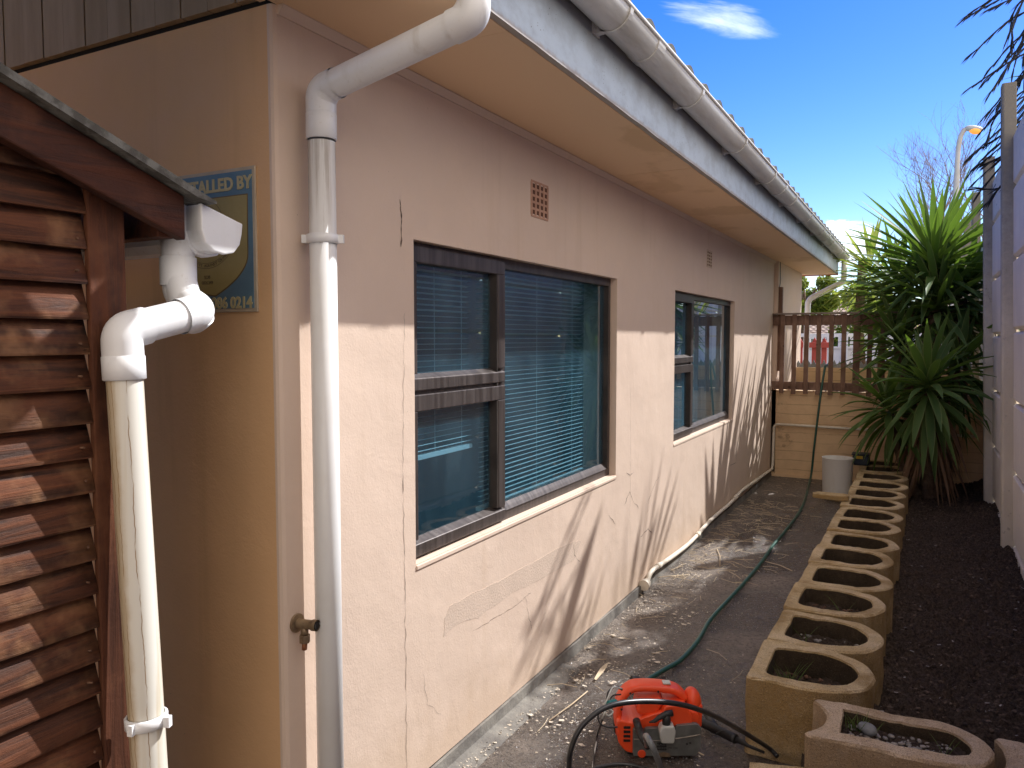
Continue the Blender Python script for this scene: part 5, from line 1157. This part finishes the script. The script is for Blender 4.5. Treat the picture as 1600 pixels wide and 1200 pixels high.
# ============================================================ HOSES
gpts = [(1003, 1068), (1018, 1058), (1040, 1045), (1062, 1032), (1085, 1008), (1097, 990), (1110, 968), (1140, 935), (1165, 908), (1190, 878), (1208, 852), (1225, 832), (1245, 806), (1256, 785), (1262, 765)]
P = []
for q in gpts: p = onZ(q[0], q[1], 0.016); P.append(p)
P += [onY(1268, 738, 8.97), onY(1272, 700, 8.95), onY(1278, 650, 8.95), onY(1283, 612, 8.96), onY(1288, 580, 9.0), onY(1290, 571, 9.05)]
P += [Vector((P[-1].x + 0.02, 9.2, P[-1].z - 0.02)), Vector((P[-1].x + 0.03, 9.35, 1.12)), Vector((P[-1].x + 0.03, 9.5, 0.92))]
gh = thing('garden_hose', 'dark green garden hose running from the washer along the path and up over the railing', 'hose', P[0])
m = MB(); m.tube(crom(P, 6), 0.0115, 12); m.build('hose_tube', M['hose'], gh)
m = MB(); a = onZ(1005, 1066, 0.02); b = onZ(986, 1062, 0.035); d_ = (b - a)
m.tube([a - d_ * 0.3, a, a + d_ * 0.4, a + d_ * 0.45, b], [0.014, 0.018, 0.018, 0.022, 0.020], 14); m.build('coupling', M['rubber'], gh, 0.001)

# ============================================================ PRESSURE WASHER
WP = Vector((-0.866, 2.80, 0)); WA = R(27)
pw = thing('pressure_washer', 'bright orange electric pressure washer with grey metal face plate standing on the wet path', 'pressure washer', WP, WA)
W2, D2 = 0.155, 0.085
def rounded(pts, r, n=4):
    out = []; k = len(pts)
    for i in range(k):
        a, b, c = Vector(pts[i - 1]), Vector(pts[i]), Vector(pts[(i + 1) % k]); d1 = (a - b); d2 = (c - b); rr = min(r, d1.length * .45, d2.length * .45); p, q = b + d1.normalized() * rr, b + d2.normalized() * rr
        for j in range(n + 1): t = j / n; out.append(tuple((1 - t) ** 2 * p + 2 * t * (1 - t) * b + t * t * q))
    return out
# main body: left column, base, sloping hood
body = rounded([(-0.155, 0.05), (-0.12, 0.008), (0.145, 0.012), (0.158, 0.06), (0.150, 0.165), (0.09, 0.185), (0.0, 0.168), (-0.055, 0.150), (-0.10, 0.125), (-0.158, 0.14)], 0.02)
m = MB(); m.prism(body, 1, -D2 + 0.018, D2, smooth=False); m.build('body', M['orange'], pw, 0.014, 4, local=True)
# raised cheek and hood bulge
m = MB(); m.prism(rounded([(-0.085, 0.16), (-0.075, 0.205), (0.01, 0.215), (0.02, 0.195), (-0.005, 0.155), (-0.06, 0.145)], 0.014), 1, -D2 + 0.03, D2 - 0.03); m.build('cheek', M['orange'], pw, 0.012, 3, local=True)
m = MB(); m.prism(rounded([(0.0, 0.14), (0.02, 0.200), (0.10, 0.205), (0.125, 0.15), (0.12, 0.12), (0.0, 0.12)], 0.014), 1, -D2 + 0.006, D2 - 0.02); m.build('hood', M['orange'], pw, 0.012, 3, local=True)
# handle loop
hp_ = crom([(-0.143, 0, 0.06), (-0.148, 0, 0.13), (-0.138, 0, 0.19), (-0.105, 0, 0.232), (-0.06, 0, 0.243), (0.02, 0, 0.240), (0.075, 0, 0.228), (0.105, 0, 0.200)], 6)
m = MB(); n = len(hp_); prev = None
for i, p in enumerate(hp_):
    t = (hp_[min(i + 1, n - 1)] - hp_[max(i - 1, 0)]).normalized(); u = Vector((0, 1, 0)); v = t.cross(u); ring_ = []
    for j in range(16):
        a = 2 * math.pi * j / 16; cu_ = math.copysign(abs(math.cos(a)) ** 0.6, math.cos(a)); su_ = math.copysign(abs(math.sin(a)) ** 0.6, math.sin(a))
        ring_.append(m.bm.verts.new(p + u * cu_ * 0.040 + v * su_ * 0.0145))
    if prev:
        for j in range(16): f = m.bm.faces.new((prev[j], prev[(j + 1) % 16], ring_[(j + 1) % 16], ring_[j])); f.smooth = True
    else: m.bm.faces.new(ring_)
    prev = ring_
m.bm.faces.new(prev); m.build('handle', M['orange'], pw, local=True)
# switch knob / rounded holder at the right
m = MB(); bmesh.ops.create_uvsphere(m.bm, u_segments=24, v_segments=16, radius=1, matrix=Matrix.Translation((0.138, -0.005, 0.19)) @ Matrix.Rotation(R(-12), 4, 'Y') @ Matrix.Diagonal((0.032, 0.045, 0.048, 1)))
m.build('gun_holder', M['orange'], pw, local=True, smooth=True)
m = MB(); m.prism(rounded([(0.108, 0.15), (0.112, 0.10), (0.165, 0.10), (0.168, 0.19), (0.140, 0.17)], 0.01), 1, -0.045, 0.05); m.build('side_wing', M['orange'], pw, 0.008, 3, local=True)
m = MB(); m.box(0.022, 0.052, -0.02, 0.012, 0.2535, 0.259); m.build('switch', M['milky'], pw, 0.002, local=True)
# face plate with notched top edge
yf = -D2 - 0.002
fpl = rounded([(-0.100, 0.012), (0.135, 0.016), (0.152, 0.045), (0.152, 0.125), (0.135, 0.138), (0.060, 0.130), (0.050, 0.090), (0.005, 0.088), (-0.002, 0.120), (-0.055, 0.118), (-0.066, 0.092), (-0.072, 0.085), (-0.080, 0.118), (-0.100, 0.115)], 0.008)
m = MB(); m.prism(fpl, 1, yf - 0.006, yf + 0.012); plate = m.build('face_plate', M['steel'], pw, 0.002, local=True)
m = MB(); m.tube(crom([(-0.098, yf - 0.007, 0.078), (-0.02, yf - 0.008, 0.074), (0.06, yf - 0.008, 0.082), (0.150, yf - 0.007, 0.098)], 5), 0.0022, 6); m.build('crease', M['pebble'], plate, local=True)
m = MB(); m.box(-0.012, 0.024, yf - 0.0075, yf - 0.0062, 0.036, 0.066); m.build('name_block', M['rubber'], plate, local=True)
textobj('BLACK+', 0.0105, M['steel'], plate, (0.006, yf - 0.0082, 0.058), RF, 'lettering', 0.0002, local=True)
textobj('DECKER', 0.0105, M['steel'], plate, (0.006, yf - 0.0082, 0.045), RF, 'lettering', 0.0002, local=True)
textobj('PW 1300', 0.009, M['rubber'], plate, (0.048, yf - 0.0068, 0.045), RF, 'lettering', 0.0002, local=True)
for x_, z_ in ((-0.055, 0.048), (-0.022, 0.052), (0.10, 0.062), (0.112, 0.066)):
    m = MB(); m.tube([(x_, yf - 0.0085, z_), (x_, yf - 0.005, z_)], 0.004, 12); m.build('screw', M['rubber'], plate, local=True)
m = MB(); m.tube([(-0.068, yf - 0.010, 0.022), (-0.068, yf, 0.022)], 0.015, 20); m.build('drain_plug', M['orange'], pw, 0.002, local=True)
m = MB(); m.prism(rounded([(-0.01, 0.012), (0.04, 0.012), (0.036, 0.024), (0.015, 0.03), (-0.006, 0.024)], 0.004), 1, yf - 0.009, yf - 0.0062); m.build('label_plate', M['brass'], pw, local=True)
# vents on left column
for k in range(4):
    m = MB(); m.box(-0.133, -0.108, -D2 + 0.0135, -D2 + 0.019, 0.055 + 0.017 * k, 0.063 + 0.017 * k, Matrix.Rotation(0, 4, 'Y')); m.build('vent_slot', M['black'], pw, local=True)
m = MB(); m.box(-0.1605, -0.157, -0.02, 0.03, 0.06, 0.10); m.build('side_slot', M['black'], pw, local=True)
for x_, z_ in ((-0.138, 0.165), (-0.105, 0.228), (0.0, 0.236)):
    m = MB(); m.tube([(x_, -0.0415, z_), (x_, -0.0385, z_)], 0.004, 10); m.build('screw', M['rubber'], pw, local=True)
# detergent bottle
m = MB(); m.prism(rounded([(0.0, 0.075), (0.048, 0.075), (0.054, 0.12), (0.046, 0.142), (0.002, 0.140), (-0.008, 0.12)], 0.008), 1, yf - 0.034, yf + 0.012); bot = m.build('detergent_bottle', M['milky'], pw, 0.006, 3, local=True)
m = MB(); m.tube([(0.022, yf - 0.012, 0.140), (0.022, yf - 0.012, 0.162), (0.022, yf - 0.012, 0.176)], [0.016, 0.015, 0.011], 16); m.tube([(0.045, yf - 0.01, 0.182), (0.02, yf - 0.012, 0.178), (-0.01, yf - 0.02, 0.167), (-0.025, yf - 0.026, 0.158), (-0.045, yf - 0.03, 0.155)], [0.012, 0.012, 0.009, 0.007, 0.003], 12); m.build('spray_nozzle', M['rubber'], bot, local=True)
# outlet connector with grey hose
m = MB(); m.tube([(-0.085, -D2 + 0.02, 0.135), (-0.083, -D2 - 0.012, 0.128), (-0.080, -D2 - 0.03, 0.118)], [0.014, 0.014, 0.011], 16); m.tube([(-0.080, -D2 - 0.024, 0.121), (-0.074, -D2 - 0.05, 0.108), (-0.055, -D2 - 0.085, 0.085)], [0.0165, 0.013, 0.010], 14); m.build('outlet', M['rubber'], pw, 0.0, local=True)
T0 = Matrix.Translation(WP) @ Matrix.Rotation(WA, 4, 'Z')
a = T0 @ Vector((-0.060, -D2 - 0.078, 0.09))
m = MB(); e = onZ(1036, 1215, 0.03); c1_ = atd(1010, 1150, 2.44); m.tube(crom([a, c1_, atd(1026, 1182, 2.40), e, onZ(1045, 1260, 0.012), onZ(1000, 1330, 0.012)], 7), 0.0098, 12)
o = m.build('outlet_hose', M['greyhose']); tag(o, 'grey pressure hose curving down from the front of the washer', 'hose')
# feet
for sx_ in (-0.11, 0.12):
    for sy_ in (-0.05, 0.06): m = MB(); m.lathe([(0.012, 0.0), (0.014, 0.012)], (sx_, sy_, 0.0), 12); m.build('foot', M['rubber'], pw, local=True)
# black high pressure hose looping in front
P = [onZ(1215, 1182, 0.03), onZ(1200, 1168, 0.05), atd(1160, 1143, 2.72), atd(1110, 1116, 2.58), atd(1060, 1100, 2.46), atd(1000, 1096, 2.38), atd(950, 1104, 2.33), atd(915, 1128, 2.31), atd(896, 1158, 2.30), atd(889, 1195, 2.32), onZ(895, 1240, 0.09), onZ(930, 1262, 0.012), onZ(985, 1240, 0.012)]
m = MB(); m.tube(crom(P, 7), 0.0085, 12); bh = m.build('black_hose', M['blackhose']); tag(bh, 'stiff black high pressure hose arching in front of the orange washer', 'hose')
P = [onZ(880, 1240, 0.012), onZ(915, 1208, 0.012), onZ(950, 1196, 0.012), onZ(985, 1195, 0.012), onZ(1012, 1204, 0.012), onZ(1030, 1225, 0.012)]
m = MB(); m.tube(crom(P, 7), 0.0075, 10); o = m.build('lower_hose', M['blackhose']); tag(o, 'black hose lying on the path at the bottom edge', 'hose')
# coiled power cable at left
cab = thing('power_cable', 'thin black and pale power cable looped at the left of the washer', 'cable', (-1.03, 2.8, 0)); m = MB()
def atp(px, py, d): return atd(px, py, d)
m.tube(crom([atp(972, 1078, 2.88), atp(962, 1073, 2.86), atp(950, 1082, 2.84), atp(947, 1105, 2.83), atp(940, 1128, 2.82), onZ(933, 1150, 0.01), onZ(928, 1180, 0.008), onZ(926, 1230, 0.008)], 7), 0.0035, 8)
m.tube(crom([atp(970, 1085, 2.86), atp(956, 1088, 2.84), atp(950, 1104, 2.82), atp(936, 1112, 2.80), atp(936, 1128, 2.80), atp(948, 1136, 2.80), atp(965, 1136, 2.81)], 7), 0.003, 8); m.build('black_lead', M['blackhose'], cab)
m = MB(); m.tube(crom([atp(972, 1076, 2.86), atp(958, 1074, 2.84), atp(950, 1090, 2.81), atp(944, 1106, 2.80), atp(950, 1118, 2.79), atp(958, 1112, 2.80), atp(948, 1108, 2.80), atp(942, 1122, 2.80), onZ(936, 1145, 0.01), onZ(930, 1170, 0.008), onZ(926, 1200, 0.008), onZ(924, 1240, 0.008)], 7), 0.0028, 8); m.build('pale_lead', M['whitecable'], cab)
m = MB(); a = atp(950, 1101, 2.80); b = atp(962, 1098, 2.83); m.tube([a, b], 0.014, 16); m.build('plug', M['teal'], cab, 0.002)
# spray gun lying at the planter foot
sg_ = thing('spray_gun', 'black spray gun lying between the washer and the nearest planter', 'spray gun', (-0.60, 2.98, 0)); m = MB()
m.tube(crom([onZ(1095, 1128, 0.03), onZ(1120, 1140, 0.035), onZ(1150, 1155, 0.035)], 5), [0.018] * 11, 12); m.tube([onZ(1120, 1140, 0.035), onZ(1105, 1118, 0.03)], [0.016, 0.013], 10); m.build('grip', M['rubber'], sg_)
m = MB(); m.tube([onZ(1150, 1155, 0.035), onZ(1172, 1165, 0.03), onZ(1195, 1175, 0.02)], [0.012, 0.010, 0.008], 10); m.build('lance', M['rubber'], sg_)
m = MB(); m.tube(crom([onZ(1118, 1147, 0.03), onZ(1133, 1142, 0.05), onZ(1152, 1150, 0.04)], 5), 0.004, 8); m.build('trigger', M['rubber'], sg_)

# ============================================================ LITTER
rnd = random.Random(101)
m = MB()
def flake(x, y, r, z=0.008):
    a = rnd.uniform(0, 6.3); n = rnd.choice((4, 5, 6)); c = Vector((x, y, z)); vs = [m.bm.verts.new(c + Vector((math.cos(a + 6.283 * k / n) * r * rnd.uniform(0.5, 1.4), math.sin(a + 6.283 * k / n) * r * rnd.uniform(0.4, 1.0), rnd.uniform(-0.0015, 0.003)))) for k in range(n)]; m.bm.faces.new(vs)
for _ in range(2600):
    y = rnd.uniform(2.0, 5.4); x = WX + 0.03 + abs(rnd.gauss(0, 0.24 if y < 3.6 else 0.17)); 
    if mnoise.noise((x * 5, y * 5, 0)) < -0.12: continue
    flake(x, y, rnd.choice((0.0022, 0.003, 0.004, 0.006)) * rnd.uniform(0.6, 1.2))
for _ in range(60): y = rnd.uniform(2.6, 4.4); x = WX + 0.05 + rnd.random() * 0.4; flake(x, y, rnd.uniform(0.007, 0.017))
for _ in range(700): flake(rnd.uniform(WX + 0.02, -0.56), rnd.uniform(2.3, 9.0), rnd.uniform(0.002, 0.005))
for _ in range(0): pass
tag(m.build('paint_flakes', M['flake'], keepnormals=True), kind='stuff')
m = MB()
def straw(x, y, L_, a, r=0.0016):
    b = a + rnd.uniform(-0.5, 0.5); p = Vector((x, y, 0.011)); q = p + Vector((math.cos(a), math.sin(a), 0)) * L_ * 0.5 + Vector((0, 0, rnd.uniform(0, 0.01))); s = q + Vector((math.cos(b), math.sin(b), 0)) * L_ * 0.5; s.z = 0.01; m.tube([p, q, s], r, 4, False)
for _ in range(330):
    y = rnd.uniform(4.8, 7.6) if rnd.random() < 0.75 else rnd.uniform(2.4, 9.0); x = WX + 0.06 + abs(rnd.gauss(0, 0.26)); straw(min(x, -0.65), y, rnd.uniform(0.03, 0.16), rnd.uniform(0, 6.3), rnd.uniform(0.0008, 0.0018))
a = onZ(862, 1108, 0.01); b = onZ(921, 1074, 0.01)
for (p0, p1) in (((858, 1126), (918, 1080)), ((1060, 1170), (1100, 1180)), ((1195, 877), (1238, 892)), ((1120, 857), (1125, 885)), ((1005, 905), (1075, 898))):
    u, v = onZ(*p0, 0.01), onZ(*p1, 0.01); m.tube([u, (u + v) / 2 + Vector((0.01, 0.01, 0.004)), v], 0.0028, 5)
tag(m.build('straw_litter', M['straw'], keepnormals=True), kind='stuff')
m = MB()
for _ in range(9000):
    y = 2.2 + 6.6 * rnd.random() ** 1.8; flake(rnd.uniform(-1.45, -0.56), y, rnd.uniform(0.0009, 0.0024) * (0.7 + y * 0.13), 0.009)
tag(m.build('wet_grit', M['grit'], keepnormals=True), kind='stuff')
u, v = onZ(930, 1062, 0.008), onZ(951, 1036, 0.008); m = MB(); leaf(m, u, (v - u) + Vector((0, 0, 0.01)), (v - u).length, 0.022, 0.05, 6, 0.4, 0.3); tag(m.build('dry_leaf', M['straw'], keepnormals=True), 'curled pale dry leaf on the path behind the washer', 'leaf')
